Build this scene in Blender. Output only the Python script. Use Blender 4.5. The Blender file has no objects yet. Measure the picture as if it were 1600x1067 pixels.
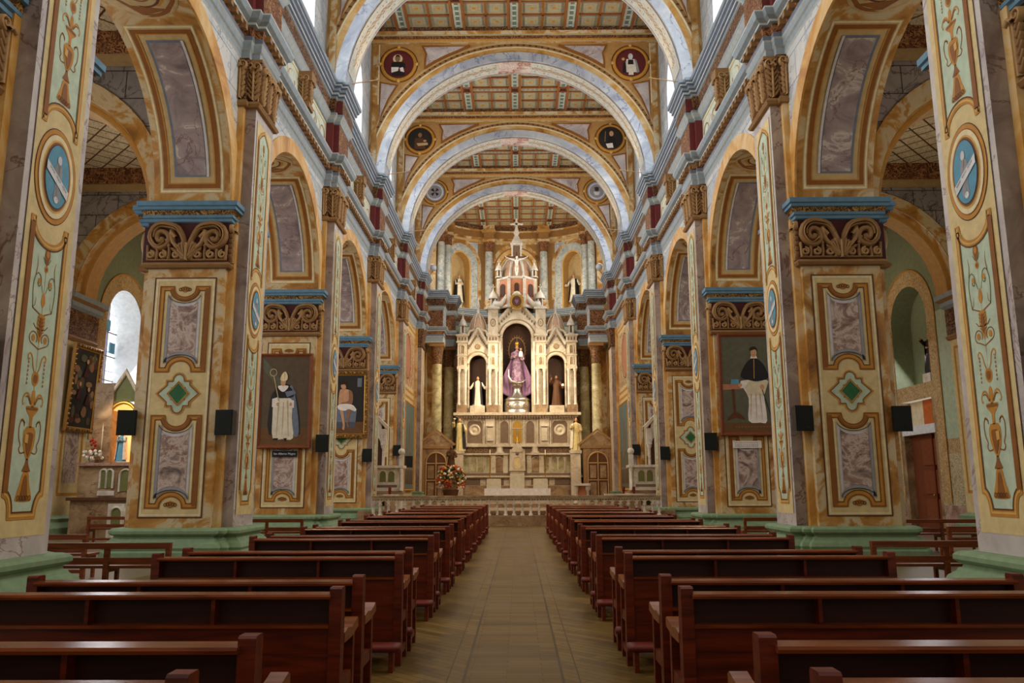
import bpy, bmesh, math, random
from mathutils import Vector, Matrix
R_ = random.Random(7)
pi, sin, cos, sqrt = math.pi, math.sin, math.cos, math.sqrt
sc = bpy.context.scene
COL = sc.collection

# ------------------------------------------------------------------ camera
cam_d = bpy.data.cameras.new('camera'); cam = bpy.data.objects.new('camera', cam_d); COL.objects.link(cam)
PITCH = math.atan(227.5 / 1260)
cam_d.sensor_width = 36; cam_d.lens = 1260 / 1600 * 36; cam_d.clip_end = 300
cam.matrix_world = Matrix.Translation((0.11, 0, 1.6)) @ Matrix.Rotation(0.0075, 4, 'Z') @ Matrix.Rotation(pi/2 + PITCH, 4, 'X') @ Matrix.Rotation(-0.003, 4, 'Z')
sc.camera = cam
# ------------------------------------------------------------------ world, exposure
w = bpy.data.worlds.new('world'); sc.world = w; w.use_nodes = True
w.node_tree.nodes['Background'].inputs[0].default_value = (1.0, 0.87, 0.68, 1)
w.node_tree.nodes['Background'].inputs[1].default_value = 0.42
sc.view_settings.view_transform = 'Standard'; sc.view_settings.look = 'None'
sc.view_settings.exposure = 0.0; sc.view_settings.gamma = 1.0; sc.view_settings.use_curve_mapping = False
sc.cycles.max_bounces = 6; sc.cycles.diffuse_bounces = 4; sc.cycles.glossy_bounces = 3
sc.cycles.use_denoising = True
sc.cycles.sample_clamp_indirect = 6

def area(name, loc, tgt, sx, sy, power, col, spread=pi):
    d = bpy.data.lights.new(name, 'AREA'); d.shape = 'RECTANGLE'; d.size = sx; d.size_y = sy
    d.energy = power; d.color = col; d.spread = spread
    o = bpy.data.objects.new(name, d); COL.objects.link(o); o.location = loc
    o.rotation_euler = (Vector(tgt) - Vector(loc)).to_track_quat('-Z', 'Y').to_euler()
    return o
def spot(name, loc, tgt, power, col, ang=70, r=.15, blend=.6):
    d = bpy.data.lights.new(name, 'SPOT'); d.energy = power; d.color = col; d.spot_size = math.radians(ang)
    d.spot_blend = blend; d.shadow_soft_size = r
    o = bpy.data.objects.new(name, d); COL.objects.link(o); o.location = loc
    o.rotation_euler = (Vector(tgt) - Vector(loc)).to_track_quat('-Z', 'Y').to_euler()
    return o

BAY = 8.75
def DK(k): return 18.5 + BAY * (k - 1)
PW = 2.0           # pier depth along the nave
UF, UB, UP = 6.83, 8.67, 6.42   # nave face, aisle face, pilaster face
ZPL, ZCT, ZS = .72, 8.33, 16.12
COOL = (0.80, 0.90, 1.0); WARM = (1.0, 0.72, 0.42)
# daylight through the clerestory windows
for k in range(-1, 6):
    yc = DK(k) + PW + 3.375 + .0
    for s in (-1, 1):
        area('clerestory_daylight', (s*7.0, yc, 18.6), (0, yc, 14.5), 3.2, 4.6, 340, COOL)
# daylight of the aisle windows
for k in range(-1, 4):
    for s in (-1, 1):
        area('aisle_daylight', (s*15.7, DK(k)+4.85, 7.2), (s*8, DK(k)+4.85, 2), 2.4, 4.8, 260 if s < 0 else 130, (.95, .95, 1.0))
        area('aisle_fill', (s*12.2, DK(k)+5.3, 7.5), (s*12.2, DK(k)+5.3, 12), 1.0, 1.0, 60, (1, .85, .65))  # upward light added to brighten the aisles, no fitting there
# warm lamps of the church, plus added spots for lower nave and columns
for k in range(0, 6):
    for s in (-1, 1):
        if k < 5: spot('cornice_lamp', (s*5.75, DK(k)+1.0, 16.5), (-s*4.5, DK(k)+5, 24), 190, WARM, 150)
        spot('nave_fill_spot', (s*5.6, DK(k)+1.0, 12.0), (-s*7.2, DK(k)+5.0, 3.5), 660, WARM, 120)  # unseen spots added to warm the lower nave
for s in (-1, 1):
    spot('altar_floodlight', (s*5.4, 51, 12.0), (-s*1.0, 60.3, 10.5), 1150, (1.0, .88, .7), 60)
    spot('altar_floodlight', (s*5.4, 45, 12.2), (s*0.5, 60.3, 6.0), 1250, (1.0, .82, .58), 50)
    spot('column_fill_spot', (-s*2.5, 56.0, 13.0), (s*5.7, 60, 8.0), 2600, (1.0, .84, .58), 60)  # added in mid-air to brighten the columns behind the side doors
    spot('apse_ceiling_lamp', (s*4.6, 56.5, 16.8), (s*0.5, 63, 24), 600, (1.0, .84, .6), 140)
    spot('apse_floodlight', (s*4.2, 61.8, 16.5), (s*1.5, 68, 19), 280, (1.0, .85, .62), 140)

# ------------------------------------------------------------------ materials
def lin(c): 
    c = c / 255
    return c / 12.92 if c <= .04045 else ((c + .055) / 1.055) ** 2.4
def rgb(*c): return (lin(c[0]), lin(c[1]), lin(c[2]), 1)
MATS = {}
class NT:
    def __init__(s, name, rough=.6, spec=.3, metal=0):
        s.m = bpy.data.materials.new(name); s.m.use_nodes = True; s.t = s.m.node_tree
        s.b = s.t.nodes['Principled BSDF']; s.b.inputs['Roughness'].default_value = rough
        s.b.inputs['Specular IOR Level'].default_value = spec; s.b.inputs['Metallic'].default_value = metal
        MATS[name] = s.m
    def n(s, typ, **kw):
        x = s.t.nodes.new(typ)
        for k, v in kw.items():
            if k in x.inputs: x.inputs[k].default_value = v
            else: setattr(x, k, v)
        return x
    def l(s, a, b): s.t.links.new(a, b)
    def coord(s, scale=(1, 1, 1), rot=(0, 0, 0), rnd=True):
        tc = s.n('ShaderNodeTexCoord'); mp = s.n('ShaderNodeMapping'); s.l(tc.outputs['Object'], mp.inputs['Vector'])
        mp.inputs['Scale'].default_value = scale; mp.inputs['Rotation'].default_value = rot
        if rnd:
            oi = s.n('ShaderNodeObjectInfo'); m = s.n('ShaderNodeMath', operation='MULTIPLY'); s.l(oi.outputs['Random'], m.inputs[0]); m.inputs[1].default_value = 40
            s.l(m.outputs[0], mp.inputs['Location'])
        return mp.outputs[0]
    def noise(s, vec, scale, detail=5, rough=.55, dist=0):
        x = s.n('ShaderNodeTexNoise'); s.l(vec, x.inputs['Vector'])
        x.inputs['Scale'].default_value = scale; x.inputs['Detail'].default_value = detail
        x.inputs['Roughness'].default_value = rough; x.inputs['Distortion'].default_value = dist
        return x.outputs['Fac']
    def ramp(s, fac, stops, interp='LINEAR'):
        x = s.n('ShaderNodeValToRGB'); s.l(fac, x.inputs[0]); e = x.color_ramp; e.interpolation = interp
        while len(e.elements) < len(stops): e.elements.new(.5)
        for el, (p, c) in zip(e.elements, stops): el.position = p; el.color = c
        return x.outputs[0]
    def mix(s, fac, a, b, mode='MIX'):
        x = s.n('ShaderNodeMix', data_type='RGBA', blend_type=mode)
        for sock, v in ((x.inputs[0], fac), (x.inputs[6], a), (x.inputs[7], b)):
            if isinstance(v, (int, float)): sock.default_value = v
            elif isinstance(v, tuple): sock.default_value = v
            else: s.l(v, sock)
        return x.outputs[2]
    def base(s, c):
        if isinstance(c, tuple): s.b.inputs['Base Color'].default_value = c
        else: s.l(c, s.b.inputs['Base Color'])
    def bump(s, h, strength=.3, dist=.02):
        x = s.n('ShaderNodeBump'); x.inputs['Strength'].default_value = strength; x.inputs['Distance'].default_value = dist
        s.l(h, x.inputs['Height']); s.l(x.outputs[0], s.b.inputs['Normal'])

def plain(name, c, rough=.6, spec=.3, metal=0, var=.12, vs=6):
    t = NT(name, rough, spec, metal); base = rgb(*c)
    v = t.noise(t.coord(), vs, 4)
    d = tuple(x*(1-var) for x in base[:3]) + (1,); l = tuple(min(1, x*(1+var)) for x in base[:3]) + (1,)
    t.base(t.ramp(v, [(.3, d), (.7, l)])); return t.m
def marble(name, stops, scale=.5, dist=1.2, vein=None, vs=1.3, vw=.02, rough=.45, block=None, spec=.35):
    t = NT(name, rough, spec); co = t.coord()
    c = t.ramp(t.noise(co, scale, 8, .62, dist), stops)
    if vein:
        n = t.noise(co, vs, 6, .6, .8)
        r = t.ramp(n, [(.5-vw*2, (0, 0, 0, 1)), (.5, (1, 1, 1, 1)), (.5+vw, (0, 0, 0, 1))])
        c = t.mix(r, c, vein)
    if block:
        bw, bh, lc, rot = block
        br = t.n('ShaderNodeTexBrick'); t.l(t.coord((1, 1, 1), rot, False), br.inputs['Vector'])
        br.inputs['Scale'].default_value = 1; br.inputs['Brick Width'].default_value = bw; br.inputs['Row Height'].default_value = bh
        br.inputs['Mortar Size'].default_value = .018; br.inputs['Mortar Smooth'].default_value = .3
        br.inputs['Color1'].default_value = (1, 1, 1, 1); br.inputs['Color2'].default_value = (.8, .86, .92, 1); br.inputs['Mortar'].default_value = lc
        c = t.mix(1.0, c, br.outputs['Color'], 'MULTIPLY')
    t.base(c); return t.m
marble('amber', [(.30, rgb(112, 74, 32)), (.40, rgb(166, 114, 50)), (.48, rgb(192, 142, 72)), (.51, rgb(204, 178, 132)), (.57, rgb(206, 190, 156)), (.61, rgb(186, 138, 70)), (.70, rgb(138, 92, 40))], .75, .9)
marble('amber_bright', [(.30, rgb(164, 112, 50)), (.45, rgb(204, 150, 72)), (.55, rgb(218, 178, 114)), (.7, rgb(226, 208, 172))], .7, 1.0)
marble('lavender', [(.3, rgb(112, 96, 90)), (.5, rgb(152, 136, 128)), (.68, rgb(182, 170, 160))], .9, .9, rgb(112, 82, 74), .45, .006)
marble('lavender_pale', [(.3, rgb(160, 150, 150)), (.5, rgb(192, 182, 178)), (.7, rgb(216, 208, 198))], .9, .9, rgb(146, 118, 114), .5, .006)
marble('inset_marble', [(.34, rgb(104, 90, 86)), (.41, rgb(150, 128, 118)), (.47, rgb(186, 164, 152)), (.52, rgb(206, 190, 178)), (.56, rgb(170, 140, 126)), (.66, rgb(124, 100, 94))], 1.5, 1.9, rgb(136, 92, 80), .8, .006)
marble('soffit_marble', [(.3, rgb(118, 104, 108)), (.48, rgb(158, 142, 142)), (.55, rgb(166, 150, 146)), (.6, rgb(206, 196, 190)), (.64, rgb(152, 136, 134))], 1.1, 1.6, rgb(120, 92, 86), .6, .006)
marble('rib_marble', [(.3, rgb(132, 138, 152)), (.5, rgb(170, 174, 180)), (.7, rgb(200, 200, 196))], .8, .9, rgb(110, 116, 140), .45, .006)
marble('block_pale', [(.3, rgb(178, 184, 190)), (.5, rgb(206, 208, 206)), (.7, rgb(226, 220, 212))], .8, 1., rgb(150, 158, 172), 1.1, .014, block=(1.5, .75, (.42, .42, .5, 1), (0, pi/2, pi/2)))
marble('block_grey', [(.3, rgb(120, 116, 112)), (.5, rgb(156, 146, 140)), (.7, rgb(170, 150, 146))], .8, 1., rgb(90, 80, 80), 1.1, .014, block=(1.5, .75, (.2, .18, .2, 1), (pi/2, 0, 0)))
marble('stone_ivory', [(.3, rgb(164, 142, 112)), (.45, rgb(202, 186, 158)), (.7, rgb(222, 210, 186))], 1.2, .6, rgb(150, 124, 92), 1.2, .006, rough=.5)
marble('stone_brown', [(.3, rgb(112, 84, 56)), (.5, rgb(152, 122, 88)), (.7, rgb(184, 158, 122))], 1.4, .9, rgb(84, 56, 34), .9, .005)
marble('stone_green', [(.3, rgb(120, 108, 76)), (.5, rgb(176, 164, 120)), (.7, rgb(214, 208, 172))], 1.0, .9, rgb(110, 92, 56), .8, .005)
marble('column_blue', [(.3, rgb(156, 164, 160)), (.5, rgb(192, 196, 188)), (.7, rgb(216, 214, 204))], 1.2, 1.2, rgb(122, 130, 136), 1.6, .016)
marble('pink_tile', [(.3, rgb(150, 110, 92)), (.5, rgb(182, 144, 124)), (.7, rgb(206, 180, 160))], 1.4, .8, rgb(110, 76, 60), 1.6, .014, block=(.9, .38, (.9, .86, .8, 1), (pi/2, 0, 0)))
marble('white_marble', [(.3, rgb(186, 174, 156)), (.5, rgb(214, 204, 188)), (.7, rgb(228, 222, 208))], 1.6, .8, rgb(170, 150, 130), 1.2, .006, rough=.4)
for nm, c in dict(cream=(216, 194, 140), cream_light=(230, 214, 170), cream_dull=(196, 168, 118), cream_dark=(168, 140, 96), brown=(142, 88, 34), brown_dark=(96, 56, 26), ochre=(192, 134, 50), ochre_light=(214, 170, 92),
                  mint=(190, 206, 180), mint_pale=(204, 212, 194), soffit_cream=(196, 194, 180), green=(44, 104, 62), moss=(110, 112, 62), blue=(92, 152, 178), white_paint=(220, 222, 224), grey_paint=(150, 150, 154), grey_light=(208, 206, 208),
                  greyblue=(112, 122, 138), line_dark=(70, 54, 40), maroon=(104, 40, 40), maroon_dark=(74, 30, 30), orange=(196, 104, 44), gilt_brown=(150, 116, 74), relief=(148, 112, 70), relief_light=(172, 136, 90),
                  cornice_blue=(98, 136, 160), cornice_grey=(142, 154, 162), cornice_light=(186, 192, 190), plinth=(128, 152, 116), wall_mint=(176, 190, 162), wall_green=(126, 132, 102), coffer_wood=(150, 92, 48), coffer_dark=(120, 66, 36),
                  coffer_cream=(180, 164, 118), coffer_blue=(132, 144, 150), coffer_green=(108, 124, 108), skin=(206, 156, 116), skin_dark=(150, 108, 76), hair=(48, 32, 22), black_cloth=(34, 30, 30), white_cloth=(226, 216, 192), cream_cloth=(214, 194, 130), brown_cloth=(92, 58, 32),
                  purple=(136, 98, 126), purple_dark=(98, 68, 94), green_cloth=(64, 84, 40), niche_brown=(72, 44, 24), linen=(238, 230, 220), chair_white=(222, 208, 176), red=(104, 20, 14), canvas_brown=(92, 76, 56), canvas_dark=(46, 42, 38), canvas_floor=(110, 76, 42),
                  canvas_green=(96, 96, 76), canvas_teal=(96, 116, 112), stone_inset=(122, 100, 80), panel_rust=(186, 122, 88), panel_dull=(186, 150, 122), leaf_green=(66, 84, 34), flower_orange=(206, 96, 30), flower_yellow=(226, 186, 60), flower_white=(236, 230, 214), flower_red=(170, 34, 24), steel=(120, 118, 112),
                  brown_wall=(150, 112, 66), spandrel=(186, 142, 82), spandrel_dark=(150, 108, 58), wood_door=(112, 56, 26), wood_frame=(126, 66, 34)).items():
    plain(nm, c)
plain('gold', (206, 158, 70), .35, .5, .85); plain('silver', (196, 186, 170), .28, .5, .9); plain('gilt_frame', (150, 108, 50), .4, .5, .5)
plain('speaker_black', (18, 20, 18), .5, .3); plain('speaker_grille', (30, 34, 30), .7, .2)
plain('kneeler_red', (106, 34, 22), .5, .35)
def wood(name, a, b, rough=.32, scale=(1.2, 14, 14)):
    t = NT(name, rough, .35); n = t.noise(t.coord(scale), 1.5, 5, .6, .6)
    t.base(t.ramp(n, [(.3, rgb(*a)), (.7, rgb(*b))])); t.bump(n, .08, .01); return t.m
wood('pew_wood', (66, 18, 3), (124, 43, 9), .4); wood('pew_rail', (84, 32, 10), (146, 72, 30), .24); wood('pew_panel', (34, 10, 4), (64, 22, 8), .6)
wood('pew_arm', (104, 52, 20), (158, 92, 42), .35)
wood('side_wood', (92, 40, 16), (140, 72, 34), .35)
# ceiling ornament, carved ornament, tiles, arabesques
def ornament(name, a, b, c, scale=3, rough=.6, relief=0, thr=.5):
    t = NT(name, rough, .3); co = t.coord(rnd=False)
    n1 = t.noise(co, scale, 2, .5, 2.6)
    m = t.ramp(n1, [(thr-.09, (0, 0, 0, 1)), (thr-.03, (1, 1, 1, 1)), (thr+.03, (1, 1, 1, 1)), (thr+.09, (0, 0, 0, 1))])
    n2 = t.noise(co, scale*.6, 2, .5, .4)
    fg = t.ramp(n2, [(.45, rgb(*b)), (.55, rgb(*c))])
    t.base(t.mix(m, rgb(*a), fg))
    if relief: t.bump(m, relief, .05)
    return t.m
ornament('arabesque_cream', (206, 202, 184), (150, 112, 76), (158, 150, 128), 4.2)
ornament('tile_dado', (208, 198, 164), (140, 116, 76), (166, 140, 96), 7)
ornament('gown', (140, 106, 132), (186, 160, 168), (112, 76, 104), 9)
ornament('arabesque_pink', (196, 168, 158), (150, 96, 72), (214, 204, 186), 3)
ornament('arabesque_ochre', (212, 166, 92), (150, 92, 36), (176, 116, 50), 5)
ornament('arabesque_wall', (206, 182, 140), (176, 104, 56), (150, 128, 84), 1.1)
ornament('carved_brown', (74, 44, 26), (158, 118, 78), (140, 100, 62), 4, relief=.8)
ornament('carved_rust', (96, 56, 34), (182, 130, 84), (160, 108, 66), 4, relief=.8)
ornament('gilt_carving', (70, 50, 26), (198, 152, 78), (170, 120, 54), 6, .45, .8)
ornament('border_leaf', (196, 172, 128), (150, 112, 62), (170, 134, 84), 5)
t = NT('diamond_ceiling', .7, .2); co = t.coord((1, 1, 1), (0, 0, pi/4), False)
br = t.n('ShaderNodeTexBrick', offset=0.0); t.l(co, br.inputs['Vector']); br.inputs['Scale'].default_value = 1; br.inputs['Brick Width'].default_value = .55; br.inputs['Row Height'].default_value = .55; br.inputs['Mortar Size'].default_value = .03
n1 = t.noise(co, 7, 2, .5, 2); pat = t.ramp(n1, [(.44, rgb(206, 190, 160)), (.5, rgb(140, 108, 76)), (.56, rgb(206, 190, 160))])
t.l(pat, br.inputs['Color1']); t.l(pat, br.inputs['Color2']); br.inputs['Mortar'].default_value = rgb(84, 56, 36); t.base(br.outputs['Color'])
# parquet floor
t = NT('parquet', .28, .25); co = t.coord((1, 1, 1), (0, 0, pi/4), False)
br = t.n('ShaderNodeTexBrick'); t.l(co, br.inputs['Vector']); br.inputs['Scale'].default_value = 1; br.inputs['Brick Width'].default_value = .62; br.inputs['Row Height'].default_value = .105; br.inputs['Mortar Size'].default_value = .004
br.offset = .37
br.inputs['Color1'].default_value = rgb(130, 104, 50); br.inputs['Color2'].default_value = rgb(100, 78, 34); br.inputs['Mortar'].default_value = rgb(52, 38, 18)
co2 = t.coord((1, 1, 1), (0, 0, 0), False)
br2 = t.n('ShaderNodeTexBrick'); t.l(co2, br2.inputs['Vector']); br2.inputs['Scale'].default_value = 1; br2.inputs['Brick Width'].default_value = .62; br2.inputs['Row Height'].default_value = .105; br2.inputs['Mortar Size'].default_value = .004
br2.inputs['Color1'].default_value = rgb(122, 98, 46); br2.inputs['Color2'].default_value = rgb(96, 74, 34); br2.inputs['Mortar'].default_value = rgb(52, 38, 18)
sx = t.n('ShaderNodeSeparateXYZ'); t.l(co2, sx.inputs[0])
def mth(op, a, b):
    x = t.n('ShaderNodeMath', operation=op); t.l(a, x.inputs[0]) ; x.inputs[1].default_value = b; return x.outputs[0]
ax = mth('ABSOLUTE', mth('SUBTRACT', sx.outputs[0], .06), 0); lane = mth('LESS_THAN', ax, .42)
edge = mth('LESS_THAN', mth('ABSOLUTE', mth('SUBTRACT', ax, .42), 0), .012); edge2 = mth('LESS_THAN', mth('ABSOLUTE', mth('SUBTRACT', ax, .56), 0), .006)
bar = mth('LESS_THAN', mth('ABSOLUTE', mth('SUBTRACT', mth('FRACT', mth('MULTIPLY', sx.outputs[1], .55), 0), .5), 0), .012)
wn = t.noise(co2, .7, 5, .6, .5)
c = t.mix(lane, br.outputs['Color'], br2.outputs['Color'])
c = t.mix(edge, c, rgb(66, 50, 22)); c = t.mix(edge2, c, rgb(70, 54, 26)); cb = t.mix(bar, c, rgb(66, 50, 22)); c = t.mix(lane, c, cb)
c = t.mix(1.0, c, t.ramp(wn, [(.3, (.62, .6, .56, 1)), (.7, (1.15, 1.12, 1.05, 1))]), 'MULTIPLY'); t.base(c)
rr = t.ramp(wn, [(.3, (.32,)*3+(1,)), (.7, (.5,)*3+(1,))]); t.l(rr, t.b.inputs['Roughness'])
plain('tile_floor', (112, 98, 74), .35, .35)
# lit window panes with faint leading
def pane(name, c, st, lattice):
    t = NT(name, .3); co = t.coord((1, 1, 1), (0, pi/2, pi/2), False)
    br = t.n('ShaderNodeTexBrick', offset=0.0); t.l(co, br.inputs['Vector']); br.inputs['Scale'].default_value = 1
    br.inputs['Brick Width'].default_value = .8; br.inputs['Row Height'].default_value = .8; br.inputs['Mortar Size'].default_value = .02
    br.inputs['Color1'].default_value = (1, 1, 1, 1); br.inputs['Color2'].default_value = c; br.inputs['Mortar'].default_value = lattice
    t.base(br.outputs['Color']); t.l(br.outputs['Color'], t.b.inputs['Emission Color']); t.b.inputs['Emission Strength'].default_value = st
pane('clerestory_glass', (.92, .95, 1, 1), 2.6, (.75, .5, .5, 1))
pane('stained_glass', (.85, .95, 1, 1), 2.0, (.15, .12, .3, 1))
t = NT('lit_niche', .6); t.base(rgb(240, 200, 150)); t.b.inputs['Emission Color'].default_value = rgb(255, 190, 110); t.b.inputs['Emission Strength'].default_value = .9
t = NT('globe_glass', .2); t.base(rgb(200, 200, 200))
# ------------------------------------------------------------------ mesh builder
class MB:
    def __init__(s, T=None):
        s.v = []; s.f = []; s.mi = []; s.sm = []; s.mats = []; s.T = T or (lambda x, y, z: (x, y, z))
    def m(s, name):
        if name not in s.mats: s.mats.append(name)
        return s.mats.index(name)
    def vert(s, p): s.v.append(s.T(*p)); return len(s.v) - 1
    def face(s, idx, mat, sm=False): s.f.append(idx); s.mi.append(s.m(mat)); s.sm.append(sm)
    def poly(s, pts, mat, sm=False): s.face([s.vert(p) for p in pts], mat, sm)
    def box(s, x0, x1, y0, y1, z0, z1, mat, mats=None):
        a = [s.vert(p) for p in ((x0,y0,z0),(x1,y0,z0),(x1,y1,z0),(x0,y1,z0),(x0,y0,z1),(x1,y0,z1),(x1,y1,z1),(x0,y1,z1))]
        for i, q in enumerate(((0,3,2,1),(4,5,6,7),(0,1,5,4),(2,3,7,6),(0,4,7,3),(1,2,6,5))):   # bottom top front back left right
            s.face([a[j] for j in q], (mats or {}).get(i, mat))
    def grid(s, rows, mat, sm=True, closed=False, mats=None):
        ids = [[s.vert(p) for p in r] for r in rows]
        for i in range(len(ids)-1):
            n = len(ids[i])
            for j in range(n if closed else n-1):
                s.face([ids[i][j], ids[i][(j+1) % n], ids[i+1][(j+1) % n], ids[i+1][j]], mats[i] if mats else mat, sm)
    def lathe(s, prof, c=(0, 0, 0), n=16, mat='', sm=True, a0=0, a1=2*pi, mats=None, sx=1, sy=1):
        full = abs(a1-a0-2*pi) < 1e-6
        k = n if full else n+1
        rows = [[(c[0]+r*sx*cos(a0+(a1-a0)*j/n), c[1]+r*sy*sin(a0+(a1-a0)*j/n), c[2]+z) for j in range(k)] for r, z in prof]
        s.grid(rows, mat, sm, full, mats)
    def tube(s, pts, rad, n=8, mat='', sm=True, cap=True):
        pts = [Vector(p) for p in pts]; rows = []
        if not hasattr(rad, '__len__'): rad = [rad]*len(pts)
        up = Vector((0, 0, 1)); prev = None
        for i, p in enumerate(pts):
            t = (pts[min(i+1, len(pts)-1)] - pts[max(i-1, 0)]).normalized()
            a = prev if prev is not None else (up if abs(t.z) < .9 else Vector((1, 0, 0)))
            b = t.cross(a).normalized(); a = b.cross(t).normalized(); prev = a
            rows.append([tuple(p + (a*cos(2*pi*j/n) + b*sin(2*pi*j/n))*rad[i]) for j in range(n)])
        s.grid(rows, mat, sm, True)
        if cap: s.poly(rows[0][::-1], mat); s.poly(rows[-1], mat)
    def sphere(s, c, r, mat, n=10, sx=1, sy=1, sz=1):
        s.lathe([(r*sin(pi*i/(n//2+1)) + 1e-4, -r*sz*cos(pi*i/(n//2+1))) for i in range(n//2+2)], c, n, mat, True, sx=sx, sy=sy)
    def sweep(s, path, prof, mats, closed=False, side=1, sm=False, caps=False):
        """mitred moulding: path of (x,y), prof of (o,z) with o measured to the given side"""
        n = len(path); rows = []
        P = [Vector(p) for p in path]
        def nrm(a, b): d = (b-a).normalized(); return Vector((d.y, -d.x))*side
        offs = []
        for i in range(n):
            if closed or 0 < i < n-1:
                n1 = nrm(P[i-1], P[i]); n2 = nrm(P[i], P[(i+1) % n]); q = n1+n2
                offs.append(q / max(.2, 1+n1.dot(n2)))
            else: offs.append(nrm(P[0], P[1]) if i == 0 else nrm(P[-2], P[-1]))
        for o, z in prof: rows.append([(P[i].x+offs[i].x*o, P[i].y+offs[i].y*o, z) for i in range(n)])
        ml = mats if isinstance(mats, list) else [mats]*(len(prof)-1)
        s.grid(rows, None, sm, closed, ml)
        if caps:
            for i in (0, -1): s.poly([r[i] for r in rows], ml[0])
    def build(s, name, parent=None, loc=None):
        me = bpy.data.meshes.new(name); me.from_pydata(s.v, [], s.f)
        for mt in s.mats: me.materials.append(MATS[mt])
        me.polygons.foreach_set('material_index', s.mi); me.polygons.foreach_set('use_smooth', s.sm); me.update()
        o = bpy.data.objects.new(name, me); COL.objects.link(o)
        if parent: o.parent = parent
        if loc: o.location = loc
        return o
def tag(o, label=None, cat=None, group=None, kind=None):
    if label: o['label'] = label
    if cat: o['category'] = cat
    if group: o['group'] = group
    if kind: o['kind'] = kind
    return o
def empty(name, loc, label, cat, group=None, rz=0):
    o = bpy.data.objects.new(name, None); COL.objects.link(o); o.location = loc; o.rotation_euler = (0, 0, rz)
    o.empty_display_size = .2
    return tag(o, label, cat, group)
def struct(mb, name): return tag(mb.build(name), kind='structure')
def kids(o): return [c for c in bpy.data.objects if c.parent == o]
def copy_tree(o, parent=None):
    c = o.copy(); COL.objects.link(c); c.parent = parent
    for ch in kids(o): copy_tree(ch, c)
    return c
def cat_rom(P, closed=False, n=4):
    r = []; N = len(P)
    for i in range(N if closed else N-1):
        g = (lambda k: P[k % N]) if closed else (lambda k: P[max(0, min(N-1, k))])
        a, b, c, d = g(i-1), g(i), g(i+1), g(i+2)
        for j in range(n):
            t = j/n; q = []
            for x in (0, 1): q.append(.5*(2*b[x]+(c[x]-a[x])*t+(2*a[x]-5*b[x]+4*c[x]-d[x])*t*t+(3*b[x]-a[x]-3*c[x]+d[x])*t**3))
            r.append(tuple(q))
    return r if closed else r+[P[-1]]
# ---- painter: flat shapes laid on a mapped surface fn(u, v, h)
class Paint:
    def __init__(s, mb, fn, h=.004, smooth=False): s.mb, s.fn, s.h, s.smooth = mb, fn, h, smooth
    def fill(s, pts, mat, lv=1):
        if s.smooth and len(pts) > 4: pts = cat_rom(pts, True, 3)
        s.mb.poly([s.fn(u, v, s.h*lv) for u, v in pts], mat)
    def rect(s, u0, u1, v0, v1, mat, lv=1, nu=1, nv=1):
        s.mb.grid([[s.fn(u0+(u1-u0)*i/nu, v0+(v1-v0)*j/nv, s.h*lv) for i in range(nu+1)] for j in range(nv+1)], mat, False)
    def stroke(s, pts, w, mat, lv=2, closed=False, off=0, relief=0, taper=False):
        P = [Vector(p) for p in pts]; n = len(P); L = []; Rr = []; C = []
        for i in range(n):
            a = P[i-1] if (i or closed) else P[0]; b = P[(i+1) % n] if (i < n-1 or closed) else P[-1]
            d1 = (P[i]-a); d2 = (b-P[i])
            d1 = d1.normalized() if d1.length > 1e-7 else d2.normalized(); d2 = d2.normalized() if d2.length > 1e-7 else d1
            n1 = Vector((-d1.y, d1.x)); n2 = Vector((-d2.y, d2.x)); q = (n1+n2)/max(.35, 1+n1.dot(n2))
            ww = w*(1 - .75*i/max(1, n-1)) if taper else w
            c = P[i]+q*off; L.append(c+q*ww/2); Rr.append(c-q*ww/2); C.append(c)
        h0 = s.h*lv
        if relief:
            rows = [[s.fn(p.x, p.y, 0) for p in L], [s.fn(*(l*.7+c*.3), relief*.8) for l, c in zip(L, C)], [s.fn(c.x, c.y, relief) for c in C], [s.fn(*(l*.7+c*.3), relief*.8) for l, c in zip(Rr, C)], [s.fn(p.x, p.y, 0) for p in Rr]]
        else: rows = [[s.fn(p.x, p.y, h0) for p in L], [s.fn(p.x, p.y, h0) for p in Rr]]
        s.mb.grid(rows, mat, bool(relief), closed)
    def frame(s, u0, u1, v0, v1, w, mat, lv=2, n=1):
        pts = []
        for (a, b), (c, d) in (((u0, v0), (u1, v0)), ((u1, v0), (u1, v1)), ((u1, v1), (u0, v1)), ((u0, v1), (u0, v0))):
            pts += [(a+(c-a)*i/n, b+(d-b)*i/n) for i in range(n)]
        s.stroke(pts, w, mat, lv, True)
    def ell(s, u, v, ru, rv, n=28): return [(u+ru*cos(2*pi*i/n), v+rv*sin(2*pi*i/n)) for i in range(n)]
    def disc(s, u, v, ru, rv, mat, lv=1, n=28): s.mb.poly([s.fn(a, b, s.h*lv) for a, b in s.ell(u, v, ru, rv, n)], mat)
    def ring(s, u, v, ru, rv, w, mat, lv=2, n=32): s.stroke(s.ell(u, v, ru, rv, n), w, mat, lv, True)
def arc(cx, cy, rx, ry, a0, a1, n=10): return [(cx+rx*cos(math.radians(a0+(a1-a0)*i/n)), cy+ry*sin(math.radians(a0+(a1-a0)*i/n))) for i in range(n+1)]
def bez(p0, p1, p2, p3, n=8):
    r = []
    for i in range(n+1):
        t = i/n; a = (1-t)**3; b = 3*(1-t)**2*t; c = 3*(1-t)*t*t; d = t**3
        r.append((a*p0[0]+b*p1[0]+c*p2[0]+d*p3[0], a*p0[1]+b*p1[1]+c*p2[1]+d*p3[1]))
    return r
def spiral(cx, cy, r0, r1, a0, turns, n=18):
    return [(cx+(r0+(r1-r0)*i/n)*cos(math.radians(a0+360*turns*i/n)), cy+(r0+(r1-r0)*i/n)*sin(math.radians(a0+360*turns*i/n))) for i in range(n+1)]
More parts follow.
